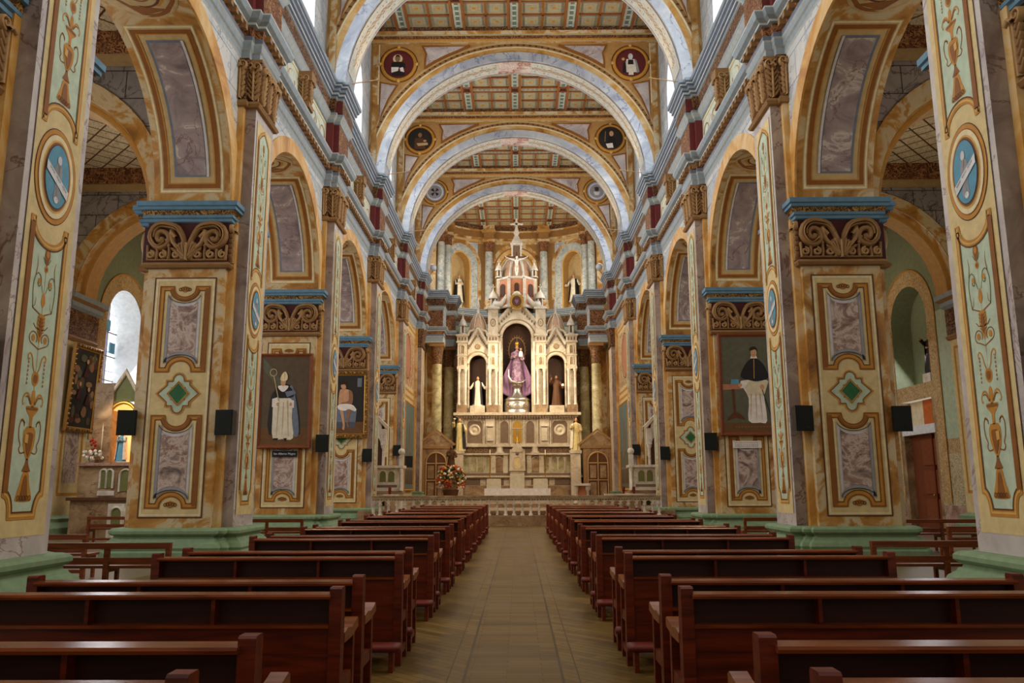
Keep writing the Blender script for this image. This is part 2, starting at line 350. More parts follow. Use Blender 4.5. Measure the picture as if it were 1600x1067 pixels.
def mir(pts, c=0): return [(2*c-u, v) for u, v in pts]

# ---- painted motifs
def arabesque(P, c, v0, v1, w):
    """candelabra of painted ornament between heights v0 and v1 about the axis u=c; w = half width"""
    H = v1-v0; U = lambda x: c+x*w; V = lambda y: v0+y*H
    def pl(pts, mat, lv=3):
        pts = cat_rom(pts, True, 3) if len(pts) > 5 else pts
        P.fill([(U(x), V(y)) for x, y in pts], mat, lv)
    def sym(pts): return pts + [(-x, y) for x, y in reversed(pts)]
    def st(pts, wd, mat, lv=3, taper=False, both=True):
        pts = cat_rom(pts, False, 3) if len(pts) > 2 else pts; P.stroke([(U(x), V(y)) for x, y in pts], wd*w, mat, lv, taper=taper)
        if both: P.stroke([(U(-x), V(y)) for x, y in pts], wd*w, mat, lv, taper=taper)
    st([(0, .02), (0, .96)], .05, 'brown', 2, both=False)
    pl(sym([(.42, .01), (.46, .03), (.3, .07), (.16, .115)]), 'ochre'); pl(sym([(.2, .015), (.18, .05), (.08, .1)]), 'brown', 4)
    for x in (-.34, -.17, 0, .17, .34): P.ring(U(x), V(.022), .07*w, .009*H, .03*w, 'brown_dark', 5, 8)
    pl(sym([(.24, .118), (.2, .13), (.09, .15), (.06, .165)]), 'brown')
    pl(sym([(.07, .165), (.28, .2), (.36, .23), (.36, .265), (.3, .275), (.2, .285)]), 'ochre'); pl(sym([(.03, .175), (.14, .2), (.2, .23), (.2, .26)]), 'brown', 4)
    pl([(-.3, .225), (-.1, .222), (-.08, .255), (-.28, .258)], 'ochre_light', 5)
    st([(.2, .19), (.45, .185), (.56, .2), (.5, .215), (.62, .24), (.66, .28), (.56, .305), (.4, .3), (.36, .285)], .05, 'brown')
    st([(.34, .295), (.5, .31), (.6, .305)], .05, 'ochre')
    pl(sym([(.08, .285), (.1, .32), (.34, .345), (.36, .36), (.1, .362)]), 'ochre'); pl(sym([(.3, .348), (.32, .356), (.05, .358)]), 'brown', 4)
    st([(.1, .37), (.3, .405), (.5, .405), (.62, .385), (.58, .365), (.5, .372)], .1, 'ochre', taper=True); st([(.12, .368), (.3, .395), (.48, .395)], .05, 'brown', 4)
    pl(sym([(.06, .36), (.12, .38), (.08, .42)]), 'ochre')
    pl(sym([(.07, .44), (.2, .455), (.22, .475), (.12, .49)]), 'ochre'); pl(sym([(.04, .45), (.12, .46), (.1, .48)]), 'brown', 4)
    st([(.08, .49), (.2, .51), (.3, .545), (.45, .56), (.56, .55), (.52, .535), (.44, .54)], .06, 'ochre')
    for i in range(6): P.disc(U(.5), V(.525-.016*i), .05*w, .006*H, 'gilt_brown', 3, 6); P.disc(U(-.5), V(.525-.016*i), .05*w, .006*H, 'gilt_brown', 3, 6)
    for sg in (1, -1):
        P.stroke([(U(sg*a), V(b)) for a, b in spiral(.36, .625, .26, .26, -150, .001, 1)] , .01*w, 'brown', 3)
        P.stroke([(U(0)+0, V(.58)), (U(sg*.3), V(.592))] + [(U(sg*.38)+sg*.24*w*cos(math.radians(a)), V(.62)+.024*H*sin(math.radians(a))) for a in range(-70, 240, 24)], .045*w, 'brown', 3)
        P.disc(U(sg*.38), V(.62), .12*w, .014*H, 'ochre', 3, 8)
        P.stroke([(U(sg*.1), V(.655)), (U(sg*.3), V(.66)), (U(sg*.46), V(.675))], .04*w, 'brown', 3)
    pl(sym([(.05, .61), (.2, .66), (.24, .69), (.16, .715)]) , 'ochre'); pl(sym([(.03, .63), (.1, .66), (.06, .7)]), 'brown', 4)
    for i in range(5): st([(.05, .64+.014*i), (.22, .65+.014*i)], .03, 'brown', 4)
    st([(.12, .715), (.4, .725), (.62, .735), (.5, .745), (.46, .775)], .06, 'brown', taper=True)
    st([(.6, .73), (.7, .8), (.66, .845), (.5, .87), (.3, .862), (.24, .835), (.36, .82), (.46, .835)], .045, 'moss')
    P.disc(U(.36), V(.842), .1*w, .012*H, 'ochre', 3, 8); P.disc(U(-.36), V(.842), .1*w, .012*H, 'ochre', 3, 8)
    pl(sym([(.03, .745), (.14, .765), (.05, .8)]), 'ochre')
    st([(.1, .8), (.2, .83)], .03, 'moss'); st([(.62, .86), (.55, .9), (.6, .935)], .05, 'brown', taper=True)
    P.disc(U(0), V(.895), .13*w, .014*H, 'ochre', 3, 10); P.disc(U(0), V(.895), .06*w, .007*H, 'brown', 4, 8)
    pl(sym([(.03, .91), (.14, .935), (.18, .955), (.1, .975)]), 'brown'); P.disc(U(0), V(.955), .1*w, .014*H, 'ochre', 4, 10)
    st([(.08, .915), (.24, .94)], .04, 'moss')
def compartment(P, c, z0, z1, hw, r, inset=True, orn=1):
    d = r*.86
    top = arc(c, z1, r, d, 180, 360, 12); bot = arc(c, z0, r, d, 0, 180, 12)[::-1]
    pts = [(c-hw, z1)] + top + [(c+hw, z1), (c+hw, z0)] + bot[::-1] + [(c-hw, z0)]
    P.stroke(pts, .12, 'ochre', 2, True); P.stroke(pts, .035, 'brown', 3, True, off=.04); P.stroke(pts, .02, 'brown_dark', 3, True, off=-.055)
    P.stroke([(c-hw, z1), (c-hw, z0)], .11, 'brown', 4); P.stroke(top, .05, 'brown', 4, off=-.02)
    P.stroke([(c-hw+.1, z1-.1), (c-hw+.1, z0+.1)], .03, 'cream_light', 4)
    if inset:
        iw, a, b = hw*.72, z1-d-.04, z0+d+.04
        body = arc(c, a+.16, iw, .22, 180, 360, 10) + arc(c, b-.16, iw, .22, 0, 180, 10)
        body = [(max(c-iw, min(c+iw, u)), v) for u, v in body]
        P.fill(body, 'grey_light', 2)
        inn = arc(c, a+.02, iw-.07, .16, 180, 360, 10) + arc(c, b-.02, iw-.07, .16, 0, 180, 10)
        P.fill(inn, 'inset_marble', 4)
        P.stroke([(c+iw-.03, a+.12), (c+iw-.03, b-.12)], .07, 'grey_paint', 5); P.stroke(arc(c, b-.16, iw-.02, .25, 5, 175, 10), .08, 'grey_paint', 5)
        P.stroke(body, .018, 'line_dark', 6, True)
    if orn:
        zz = z1-.03 if orn > 0 else z0+.03
        P.fill([(c-.13, zz), (c-.09, zz+.06), (c, zz+.09), (c+.09, zz+.06), (c+.13, zz), (c+.05, zz-.05), (c-.05, zz-.05)], 'ochre', 3)
        for i in range(-2, 3): P.ring(c+i*.055, zz+.02-.01*abs(i), .035, .035, .018, 'brown_dark', 4, 8)
        P.ring(c, zz-.03, .05, .03, .015, 'brown', 4, 8)
def pier_panel(P, c):
    P.rect(c-.72, c+.72, .95, 6.5, 'cream', 1); P.frame(c-.72, c+.72, .95, 6.5, .03, 'brown_dark', 2); P.frame(c-.67, c+.67, 1.0, 6.45, .05, 'cream_light', 2)
    compartment(P, c, 4.3, 6.25, .54, .3); compartment(P, c, 1.2, 3.2, .54, .3, orn=-1)
    zc = 3.75
    star = [(c-.5, zc), (c-.28, zc+.2), (c-.28, zc+.3), (c-.16, zc+.3)] + arc(c, zc+.3, .15, .17, 180, 0, 6) + [(c+.28, zc+.3), (c+.28, zc+.2), (c+.5, zc), (c+.28, zc-.2), (c+.28, zc-.3), (c+.16, zc-.3)] + arc(c, zc-.3, .15, .17, 0, -180, 6) + [(c-.28, zc-.3), (c-.28, zc-.2)]
    P.fill(star, 'mint', 2); P.stroke(star, .045, 'ochre', 3, True); P.stroke(star, .015, 'brown_dark', 4, True, off=-.02)
    P.fill([(c-.17, zc-.15), (c+.17, zc-.15), (c+.17, zc+.15), (c-.17, zc+.15)], 'brown', 3)
    dm = [(c-.24, zc), (c, zc+.27), (c+.24, zc), (c, zc-.27)]
    P.fill(dm, 'green', 4); P.stroke(dm, .04, 'ochre_light', 5, True); P.stroke(dm, .012, 'brown_dark', 6, True)
def oval_medallion(P, c, z, s):
    for ru, rv, m, lv in ((.50, .70, 'brown_dark', 2), (.485, .685, 'ochre', 3), (.43, .62, 'brown', 4), (.415, .605, 'cream_light', 5), (.35, .53, 'ochre_light', 6), (.325, .5, 'brown', 7), (.30, .47, 'line_dark', 8), (.285, .455, 'blue', 9)):
        P.disc(c, z, ru, rv, m, lv, 36)
    P.fill(cat_rom([(c-.05, z+.17), (c+.05, z+.19), (c+.1, z+.05), (c+.08, z-.12), (c+.11, z-.3), (c+.02, z-.37), (c-.07, z-.34), (c-.05, z-.16), (c-.1, z+.02)], True), 'grey_paint', 10); P.fill([(c-.02, z+.02), (c+.02, z-.1), (c+.05, z-.33), (c-.0, z-.34)], 'cornice_grey', 11)
    P.disc(c+.01, z+.24, .05, .07, 'grey_light', 11, 12); P.disc(c+.0, z-.34, .05, .05, 'white_paint', 11, 10)
    P.fill([(c-.02, z+.2), (c+.05, z+.18), (c+.03, z+.02)], 'lavender', 11)
    P.fill([(c-.28, z+.16), (c+.275, z-.14), (c+.25, z-.27), (c-.285, z+.03)], 'white_paint', 12)
    for i in range(11):     # small faded script on the ribbon
        if i in (3, 7): continue
        u = -.21+.04*i; v = .5*(.095-.285*1) ; v = .07-.54*(u+.21)+.01
        P.stroke([(c+u, z+v-.02), (c+u+.01, z+v+.02), (c+u+.02, z+v-.02), (c+u+.035, z+v)], .009, 'grey_paint', 13)
def pilaster_paint(P, a0, a1):
    c = (a0+a1)/2; hw = (a1-a0)/2
    P.rect(a0+.13, a1-.12, .98, 10.7, 'cream', 1); P.stroke([(a0+.13, 1.0), (a0+.13, 10.7)], .02, 'line_dark', 2)
    iw = .4
    def field(pts):
        P.fill(pts, 'mint', 2); P.stroke(pts, .1, 'ochre', 3, True); P.stroke(pts, .02, 'brown_dark', 4, True, off=.045); P.stroke(pts, .03, 'ochre_light', 4, True, off=0)
    lo = [(c-iw+.14, 1.25), (c+iw-.14, 1.25)] + arc(c+iw, 1.25, .14, .28, 180, 90, 5)[1:] + [(c+iw, 5.2)] + arc(c, 5.2, iw-.02, .3, 0, -180, 12) + [(c-iw, 5.2)] + arc(c-iw, 1.25, .14, .28, 90, 0, 5)[:-1]
    field(lo); P.stroke([(c-iw, 1.55), (c-iw, 5.15)], .1, 'brown', 5)
    hi = [(c-iw, 6.65)] + arc(c, 6.65, iw-.02, .3, 180, 0, 12) + [(c+iw, 6.65), (c+iw, 10.3), (c+iw-.15, 10.45), (c, 10.6), (c-iw+.15, 10.45), (c-iw, 10.3)]
    field(hi); P.stroke([(c-iw, 6.7), (c-iw, 10.25)], .1, 'brown', 5)
    oval_medallion(P, c, 5.93, 1)
    arabesque(P, c, 1.4, 4.95, iw-.04); arabesque(P, c, 7.0, 10.35, iw-.04)

# ---- carved relief of the big pier capitals
def scroll_relief(P, c, z0, z1, hw, m1='relief', m2='relief_light'):
    H = z1-z0
    for sg in (-1, 1):
        q = lambda pts: cat_rom([(c+sg*u*hw, z0+v*H) for u, v in pts], False, 3 if len(pts) < 14 else 2)
        P.stroke(q([(.02, .3), (.1, .55), (.25, .85), (.45, .95), (.7, .97), (.88, .85), (.95, .62), (.85, .42), (.68, .34), (.52, .42), (.46, .58), (.54, .72), (.68, .76), (.78, .66), (.74, .53), (.65, .52), (.62, .6)]), .13*H, m1, relief=.11)
        P.stroke(q([(.08, .48), (.26, .82), (.48, .92), (.72, .92), (.88, .78), (.9, .58), (.8, .42), (.68, .4), (.56, .5)]), .035*H, m2, relief=.145)
        P.stroke(q([(.14, .6), (.3, .8), (.5, .86), (.7, .87), (.82, .75), (.84, .6)]), .03*H, m2, relief=.13)
        P.stroke(q([(.36, .44), (.38, .62), (.42, .8)]), .12*H, m1, relief=.08); P.stroke(q([(.44, .36), (.5, .46), (.52, .56)]), .1*H, m1, relief=.09)
        for u in (.12, .2, .28): P.stroke(q([(.04, .1), (u*.8, .3), (u, .46-.3*u)]), .05*H, m2, relief=.12)
        P.stroke(q([(.3, .6), (.42, .72), (.4, .55), (.3, .4), (.2, .35)]), .1*H, m2, relief=.1)
        for i in range(4): P.stroke(q([(.06, .05), (.1+.07*i, .28+.06*(3-i)), (.14+.08*i, .42-.04*i)]), .09*H, m1 if i % 2 else m2, relief=.09)
        for u in (.28, .6, .9):
            P.stroke(q(spiral(u, .17, .1, .02, 90, 1.4, 12)), .07*H, m2, relief=.08)
            P.stroke(q([(u-.14, .02), (u-.16, .2), (u-.15, .36)]), .07*H, m1, relief=.07)
        P.stroke(q([(.97, .02), (.99, .4)]), .06*H, m1, relief=.07)
    P.stroke([(c, z0), (c, z0+H*.45)], .08*H, m2, relief=.14)
    P.stroke([(c-hw, z0+.03), (c+hw, z0+.03)], .05, m1, relief=.06)
def acanthus(P, c, z0, z1, hw):
    H = z1-z0
    P.stroke([(c, z0), (c, z0+H*.8)], .07, 'relief_light', relief=.09)
    for sg in (-1, 1):
        for i in range(6):
            v = z0+H*(.05+.13*i); P.stroke([(c+sg*.03, v), (c+sg*hw*.55, v+H*.06), (c+sg*hw*.95, v+H*.15)], .075, 'relief', relief=.08)
        P.stroke([(c+sg*a, b) for a, b in spiral(hw*.55, z0+H*.87, .11, .03, -90, 1.3, 12)], .05, 'relief_light', relief=.1)
    P.stroke([(c-hw*.5, z0+H*.78), (c, z0+H*.84), (c+hw*.5, z0+H*.78)], .08, 'relief_light', relief=.16)
# ================================================================== FLOOR
mb = MB(); mb.box(-UF, UF, -3, 34.6, -.2, 0, 'parquet'); struct(mb, 'floor')
mb = MB(); mb.box(-16.4, -UF, -3, 63, -.2, -.0, 'tile_floor'); mb.box(UF, 16.4, -3, 63, -.2, -.0, 'tile_floor'); struct(mb, 'floor')
mb = MB()
mb.box(-UF, UF, 34.6, 70, -.2, .28, 'stone_brown'); mb.box(-UF, UF, 35.4, 70, .28, .6, 'stone_brown'); mb.box(-4.0, 4.0, 41, 70, .6, .78, 'stone_brown')
for q in (-3, 3):
    pass
struct(mb, 'floor')

# ================================================================== NAVE WALLS WITH ARCADES
def arch_strip(mb, yc, r, zs, ztop, u, mat, y0, y1, n=28, a=None):
    pts = [(yc-r*cos(pi*i/n), zs+(a or r)*sin(pi*i/n)) for i in range(n+1)]
    if y0 < yc-r-1e-4: mb.poly([(u, y0, zs), (u, yc-r, zs), (u, yc-r, ztop), (u, y0, ztop)], mat)
    if y1 > yc+r+1e-4: mb.poly([(u, yc+r, zs), (u, y1, zs), (u, y1, ztop), (u, yc+r, ztop)], mat)
    for i in range(n):
        (a_, b), (c, d) = pts[i], pts[i+1]
        mb.poly([(u, a_, b), (u, c, d), (u, c, ztop), (u, a_, ztop)], mat)
    return pts
RA = 3.375
def soffit_paint(mb, yc):
    def fn(u, t, h):       # t = arc length from the near springing
        a = t/RA; r = RA-h
        return (u, yc-r*cos(a), ZCT+r*sin(a))
    P = Paint(mb, fn, .006); L = pi*RA; c = (UF+UB)/2
    for t0, t1 in ((.28, L*.5-.95), (L*.5+.95, L-.28)):
        P.rect(UF+.14, UB-.14, t0, t1, 'cream_dull', 1, 1, 14); P.frame(UF+.19, UB-.19, t0+.05, t1-.05, .05, 'cream_light', 2, 14)
        P.frame(UF+.3, UB-.3, t0+.18, t1-.18, .12, 'brown', 2, 14); P.frame(UF+.36, UB-.36, t0+.24, t1-.24, .03, 'ochre', 3, 14)
        P.rect(UF+.5, UB-.5, t0+.4, t1-.4, 'greyblue', 3, 1, 14); P.rect(UF+.58, UB-.56, t0+.46, t1-.44, 'soffit_marble', 4, 1, 14)
        P.stroke([(UF+.53, t0+.4+(t1-t0-.8)*i/14) for i in range(15)], .06, 'grey_light', 5)
    for r_, m, lv in ((.78, 'cream_dull', 2), (.72, 'brown', 3), (.62, 'cream_dull', 4), (.5, 'ochre', 5), (.42, 'brown_dark', 6), (.36, 'cream_dull', 7), (.22, 'brown', 8), (.16, 'cream_dull', 9)):
        P.disc(c, L/2, r_, r_, m, lv, 32)
SIDE = {-1: 'left', 1: 'right'}
for s in (-1, 1):
    mb = MB(lambda x, y, z, s=s: (s*x, y, z))
    for k in range(-1, 4):
        y0, y1 = DK(k), DK(k+1); yc = y0+PW+RA
        for u, mt in ((UF, 'block_pale'), (UB, 'amber')): pts = arch_strip(mb, yc, RA, ZCT, 12.25, u, mt, y0, y1)
        mb.grid([[(UF, y, z) for y, z in pts], [(UB, y, z) for y, z in pts]], 'amber')
        if k >= 0: soffit_paint(mb, yc)
        # archivolt standing a little proud
        n = 32; ri, ro = RA, RA+.46
        A = [(yc-ri*cos(pi*i/n), ZCT+ri*sin(pi*i/n)) for i in range(n+1)]; B = [(yc-ro*cos(pi*i/n), ZCT+ro*sin(pi*i/n)) for i in range(n+1)]
        mb.grid([[(UF, y, z) for y, z in A], [(UF-.05, y, z) for y, z in A], [(UF-.05, y, z) for y, z in B], [(UF, y, z) for y, z in B]], 'amber_bright', False)
    ye = DK(4)+PW; yend = 58.9
    mb.poly([(UF, DK(4), ZCT), (UF, ye, ZCT), (UF, ye, 12.25), (UF, DK(4), 12.25)], 'block_pale')
    mb.box(UF, UB, ye, yend, 0, 12.25, 'block_pale', {2: 'amber', 4: 'arabesque_wall'})
    mb.poly([(UF, ye-8, 12.25), (UF, yend, 12.25), (UF, yend, ZS), (UF, ye-8, ZS)], 'block_pale')
    mb.poly([(UF, -3, 12.25), (UF, ye, 12.25), (UF, ye, ZS), (UF, -3, ZS)], 'block_pale')
    mb.poly([(UF, -3, ZS), (7.2, -3, ZS), (7.2, yend, ZS), (UF, yend, ZS)], 'cornice_grey')
    # painted panels on the solid chancel wall
    P = Paint(mb, lambda a, v, h: (UF-h, a, v), .008)
    P.rect(ye+.4, 53.2, .9, 11.9, 'cream', 1); P.frame(ye+.5, 53.1, 7.6, 11.7, .16, 'ochre', 2); P.rect(ye+.8, 52.8, 7.9, 11.4, 'arabesque_wall', 2)
    P.disc(49.9, 9.7, 1.5, 1.5, 'cream_light', 3); P.disc(49.9, 9.7, 1.1, 1.3, 'panel_rust', 4); P.ring(49.9, 9.7, 1.3, 1.4, .14, 'brown', 5)
    P.frame(ye+.5, 53.1, 1.0, 7.2, .16, 'ochre', 2); P.rect(55.4, 58.7, .9, 11.9, 'cream', 1); P.frame(55.6, 58.5, 1.2, 11.5, .14, 'ochre', 2); P.rect(55.9, 58.2, 1.6, 11.1, 'arabesque_wall', 3)
    struct(mb, 'wall_'+SIDE[s])
    # ---- clerestory wall with its arched windows
    mb = MB(lambda x, y, z, s=s: (s*x, y, z)); U2 = 7.1; WH = 2.35; ZW, ZA, ZT = 16.3, 19.3, 24.0
    ks = list(range(-1, 6))
    for k in ks:
        y0, y1 = DK(k), DK(k+1); yc = y0+PW+RA
        if k == 5: y1 = 64
        mb.poly([(U2, y0, ZS-.02), (U2, y1, ZS-.02), (U2, y1, ZW), (U2, y0, ZW)], 'block_pale')
        mb.poly([(U2, y0, ZW), (U2, yc-WH, ZW), (U2, yc-WH, ZA), (U2, y0, ZA)], 'block_pale')
        mb.poly([(U2, yc+WH, ZW), (U2, y1, ZW), (U2, y1, ZA), (U2, yc+WH, ZA)], 'block_pale')
        pts = arch_strip(mb, yc, WH, ZA, ZT, U2, 'block_pale', y0, y1)
        loop = [(yc-WH, ZW)] + pts + [(yc+WH, ZW), (yc-WH, ZW)]
        mb.grid([[(U2, y, z) for y, z in loop], [(U2+.9, y, z) for y, z in loop]], 'white_paint', False)
    struct(mb, 'wall_upper_'+SIDE[s])
WN = [0]
def window(pts_fn, label, frame_mat='white_paint'):
    WN[0] += 1
for s in (-1, 1):
    for k in range(-1, 6):
        yc = DK(k)+PW+RA; mb = MB(lambda x, y, z, s=s: (s*x, y, z))
        pts = [(yc-2.35, 16.3)] + [(yc-2.35*cos(pi*i/20), 19.3+2.35*sin(pi*i/20)) for i in range(21)] + [(yc+2.35, 16.3)]
        mb.poly([(7.85, y, z) for y, z in pts], 'clerestory_glass')
        for q in (-.95, 0, .95): mb.box(7.78, 7.84, yc+q-.03, yc+q+.03, 16.3, 19.3+sqrt(2.35**2-q*q)-.02, 'white_paint')
        for z in (17.7, 18.7, 19.7): mb.box(7.78, 7.84, yc-2.3, yc+2.3, z-.02, z+.02, 'panel_rust')
        WN[0] += 1; struct(mb, 'window_%d' % WN[0])

# ================================================================== ENTABLATURES
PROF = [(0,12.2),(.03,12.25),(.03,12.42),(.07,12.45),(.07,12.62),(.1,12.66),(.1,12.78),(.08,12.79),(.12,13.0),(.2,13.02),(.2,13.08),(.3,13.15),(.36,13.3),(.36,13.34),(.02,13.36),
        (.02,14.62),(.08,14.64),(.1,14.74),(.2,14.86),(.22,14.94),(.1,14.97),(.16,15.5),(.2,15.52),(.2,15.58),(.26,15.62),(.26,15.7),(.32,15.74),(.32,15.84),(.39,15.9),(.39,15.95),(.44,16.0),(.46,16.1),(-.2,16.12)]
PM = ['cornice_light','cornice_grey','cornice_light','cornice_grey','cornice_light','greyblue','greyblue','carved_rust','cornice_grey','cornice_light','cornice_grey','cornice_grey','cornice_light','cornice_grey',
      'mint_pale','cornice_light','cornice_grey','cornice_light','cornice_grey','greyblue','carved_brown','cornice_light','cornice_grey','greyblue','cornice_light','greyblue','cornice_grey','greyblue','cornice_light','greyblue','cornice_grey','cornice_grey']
for s in (-1, 1):
    T = lambda x, y, z, s=s: (s*x, y, z)
    mb = MB(T); path = [(UF, -3)]
    for k in range(0, 6):
        d = DK(k); path += [(UF, d+.12), (6.62, d+.12), (6.62, d+.3), (UP, d+.3), (UP, d+1.7), (6.62, d+1.7), (6.62, d+1.88), (UF, d+1.88)]
    path += [(UF, 59.1)]
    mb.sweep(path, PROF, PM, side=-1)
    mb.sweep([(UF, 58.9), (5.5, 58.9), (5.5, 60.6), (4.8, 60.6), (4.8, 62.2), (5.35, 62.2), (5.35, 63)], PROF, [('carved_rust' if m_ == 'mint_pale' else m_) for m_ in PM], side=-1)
    mb.box(5.4, 8, 58.95, 60.6, 12.2, 16.1, 'block_pale'); mb.box(4.85, 8, 60.65, 62.2, 12.2, 16.1, 'block_pale')
    # bead course
    def uu(y):
        for k in range(0, 6):
            q = y-DK(k)
            if .3 <= q <= 1.7: return UP
            if .12 <= q <= 1.88: return 6.62
        return UF
    y = 8.0
    while y < 58.6:
        u = uu(y)
        mb.box(u-.24, u-.08, y, y+.15, 12.81, 12.98, 'relief')
        y += .34
    # mint frieze with painted garlands, maroon blocks on the pilasters
    for k in range(-1, 5):
        a, b = DK(k)+1.95, DK(k+1)+.05; P = Paint(mb, lambda a_, v, h: (UF-.02-h, a_, v), .008); c = (a+b)/2
        P.frame(a+.15, b-.15, 13.5, 14.5, .05, 'ochre_light', 1)
        for g in (-1, 1):
            for q in (1.0, 2.15):
                P.stroke([(c+g*(q+.35*cos(math.radians(t))), 13.98+.26*sin(math.radians(t))) for t in range(-200, 120, 20)], .07, 'ochre', 2, taper=True)
                P.stroke([(c+g*(q+.75-.3*cos(math.radians(t))), 14.0-.24*sin(math.radians(t))) for t in range(-200, 120, 20)], .06, 'brown', 2, taper=True)
    for k in range(0, 6):
        d = DK(k); mb.box(6.36, 6.8, d+.24, d+1.76, 13.37, 14.61, 'maroon', {4: 'carved_rust', 5: 'carved_rust'})
        mb.box(6.56, 6.8, d+.06, d+1.94, 13.37, 14.61, 'maroon'); 
        mb.box(6.24, 6.5, d+.14, d+1.86, 15.0, 15.46, 'maroon', {4: 'carved_brown', 5: 'carved_brown'})
    tr = struct(mb, 'trim_%d' % (1 if s < 0 else 2))
    for k in range(-1, 6):          # carved brackets in the middle of each bay
        c = DK(k)+PW+RA
        if k == 5: c = 57.3
        b = MB(T); b.box(6.5, UF, c-.22, c+.22, 13.5, 14.6, 'carved_rust'); b.box(6.38, UF, c-.27, c+.27, 14.3, 14.62, 'relief'); b.box(6.44, UF, c-.25, c+.25, 13.42, 13.6, 'relief')
        P = Paint(b, lambda a_, v, h: (6.5-h, a_, v), .01); acanthus(P, c, 13.6, 14.5, .2)
        P = Paint(b, lambda a_, v, h: (6.66+a_, c-.22-h, v), .01); acanthus(P, 0, 13.6, 14.5, .15)
        b.build('bracket', tr)

# ================================================================== PIERS
def make_pier(s):
    T = lambda x, y, z: (s*(x-7.75), y, z)
    root = bpy.data.objects.new('nave_pier', None); COL.objects.link(root); root.empty_display_size = .3
    out = [(UF, 0), (UB, 0), (UB, .3), (8.9, .3), (8.9, 1.7), (UB, 1.7), (UB, PW), (UF, PW), (UF, 1.85), (6.68, 1.85), (6.68, 1.7), (UP, 1.7), (UP, .3), (6.68, .3), (6.68, .15), (UF, .15)]
    mb = MB(T)
    mb.sweep(out, [(.36, 0), (.36, .2), (.32, .24), (.34, .3), (.3, .38), (.22, .44), (.2, .48), (.16, .5), (.15, .54), (.2, .56), (.24, .6), (.24, .66), (.2, .7), (.14, .72), (-.05, .72)], 'plinth', True, 1)
    mb.build('plinth', root)
    mb = MB(T)
    mb.box(UF, UB, 0, PW, .72, ZCT, 'amber'); mb.box(UB, 8.9, .3, 1.7, .72, ZCT, 'amber')
    mb.box(6.68, UF+.01, .15, 1.85, .72, 12.2, 'amber_bright')
    pier_panel(Paint(mb, lambda u, v, h: (u, -h, v), .005), 7.75)
    mb.build('shaft', root)
    mb = MB(T); mb.box(UP, 6.7, .3, 1.7, .72, 12.2, 'lavender', {4: 'lavender_pale'})
    pilaster_paint(Paint(mb, lambda a, v, h: (UP-h, a, v), .004), .3, 1.7)
    mb.build('pilaster', root)
    # carved capital
    path = [(UF+.02, .16), (UF, 0), (UB, 0), (UB, .3), (8.9, .3), (8.9, 1.7), (UB, 1.7), (UB, PW), (UF, PW), (UF+.02, 1.84)]
    path[0] = (UF, .28); path[-1] = (UF, 1.72)
    mb = MB(T)
    mb.sweep(path, [(.02, 6.72), (.1, 6.74), (.14, 6.8), (.1, 6.86), (.05, 6.88), (.05, 7.88)], ['relief', 'relief', 'relief', 'relief', 'maroon_dark'], side=1)
    scroll_relief(Paint(mb, lambda u, v, h: (u, -.05-h, v), .004), 7.75, 6.9, 7.86, .95)
    P = Paint(mb, lambda a, v, h: (UF-.05-h, a, v), .004); acanthus(P, .13, 6.9, 7.86, .16)
    P = Paint(mb, lambda a, v, h: (8.95+h, a, v), .004); scroll_relief(P, 1.0, 6.9, 7.86, .65)
    mb.build('capital', root)
    mb = MB(T)
    mb.sweep(path, [(.06, 7.84), (.12, 7.86), (.12, 7.93), (.16, 7.95), (.16, 8.0), (.15, 8.02), (.19, 8.12), (.24, 8.13), (.24, 8.2), (.28, 8.22), (.28, 8.33), (0, 8.335)],
             ['cornice_blue']*5 + ['gilt_carving'] + ['cornice_blue']*5, side=1)
    mb.build('cornice', root)
    # pilaster capital under the entablature
    p3 = [(6.66, .16), (6.66, .3), (UP, .3), (UP, 1.7), (6.66, 1.7), (6.66, 1.84)]
    pth = [(6.68, .29), (UP, .29), (UP, 1.71), (6.68, 1.71)]
    mb = MB(T)
    mb.sweep(pth, [(0, 10.93), (.08, 10.95), (.12, 11.02), (.08, 11.1), (.03, 11.12), (.04, 11.5), (.1, 12.0), (.14, 12.12), (.14, 12.2), (0, 12.2)], ['relief', 'relief', 'relief', 'relief', 'carved_brown', 'carved_brown', 'carved_brown', 'relief', 'relief'], side=-1)
    mb.sweep([(UF, .14), (6.66, .14), (6.66, 1.86), (UF, 1.86)], [(0, 10.93), (.06, 10.95), (.08, 11.02), (.05, 11.1), (.02, 11.12), (.03, 11.5), (.08, 12.2)], ['relief']*4+['carved_brown']*2, side=-1)
    for c in (.55, 1.0, 1.45):
        acanthus(Paint(mb, lambda a, v, h: (UP-.03-h-.08*max(0, (v-11.3)/.9)**2, a, v), .004), c, 11.12, 12.15, .2)
    acanthus(Paint(mb, lambda a, v, h: (a, .26-h-.08*max(0, (v-11.3)/.9)**2, v), .004), 6.5, 11.12, 12.15, .15)
    acanthus(Paint(mb, lambda a, v, h: (a, .1-h-.06*max(0, (v-11.3)/.9)**2, v), .004), 6.78, 11.12, 12.15, .09)
    mb.build('pilaster_capital', root)
    return root
ORD = ['first', 'second', 'third', 'fourth', 'fifth', 'sixth', 'seventh', 'eighth', 'ninth', 'tenth', 'eleventh']
PIERNOTE = {(-1, 0): 'pier beside the front left pews, its pilaster painted with the largest left medallion', (1, 0): 'pier beside the front right pews, its pilaster painted with the largest right medallion',
            (-1, 1): 'second left pier, whole painted panel with green diamond and two black speakers', (1, 1): 'second right pier, whole painted panel with green diamond and two black speakers',
            (-1, 2): 'left pier carrying the painting of the mitred bishop', (1, 2): 'right pier carrying the painting of the black-caped cleric',
            (-1, 3): 'left pier carrying the painting of the seated man in a gilt frame', (1, 3): 'right pier with green diamond panel next before the white side altar',
            (-1, 4): 'left pier standing behind the white marble pulpit', (1, 4): 'right pier standing behind the white marble pulpit'}
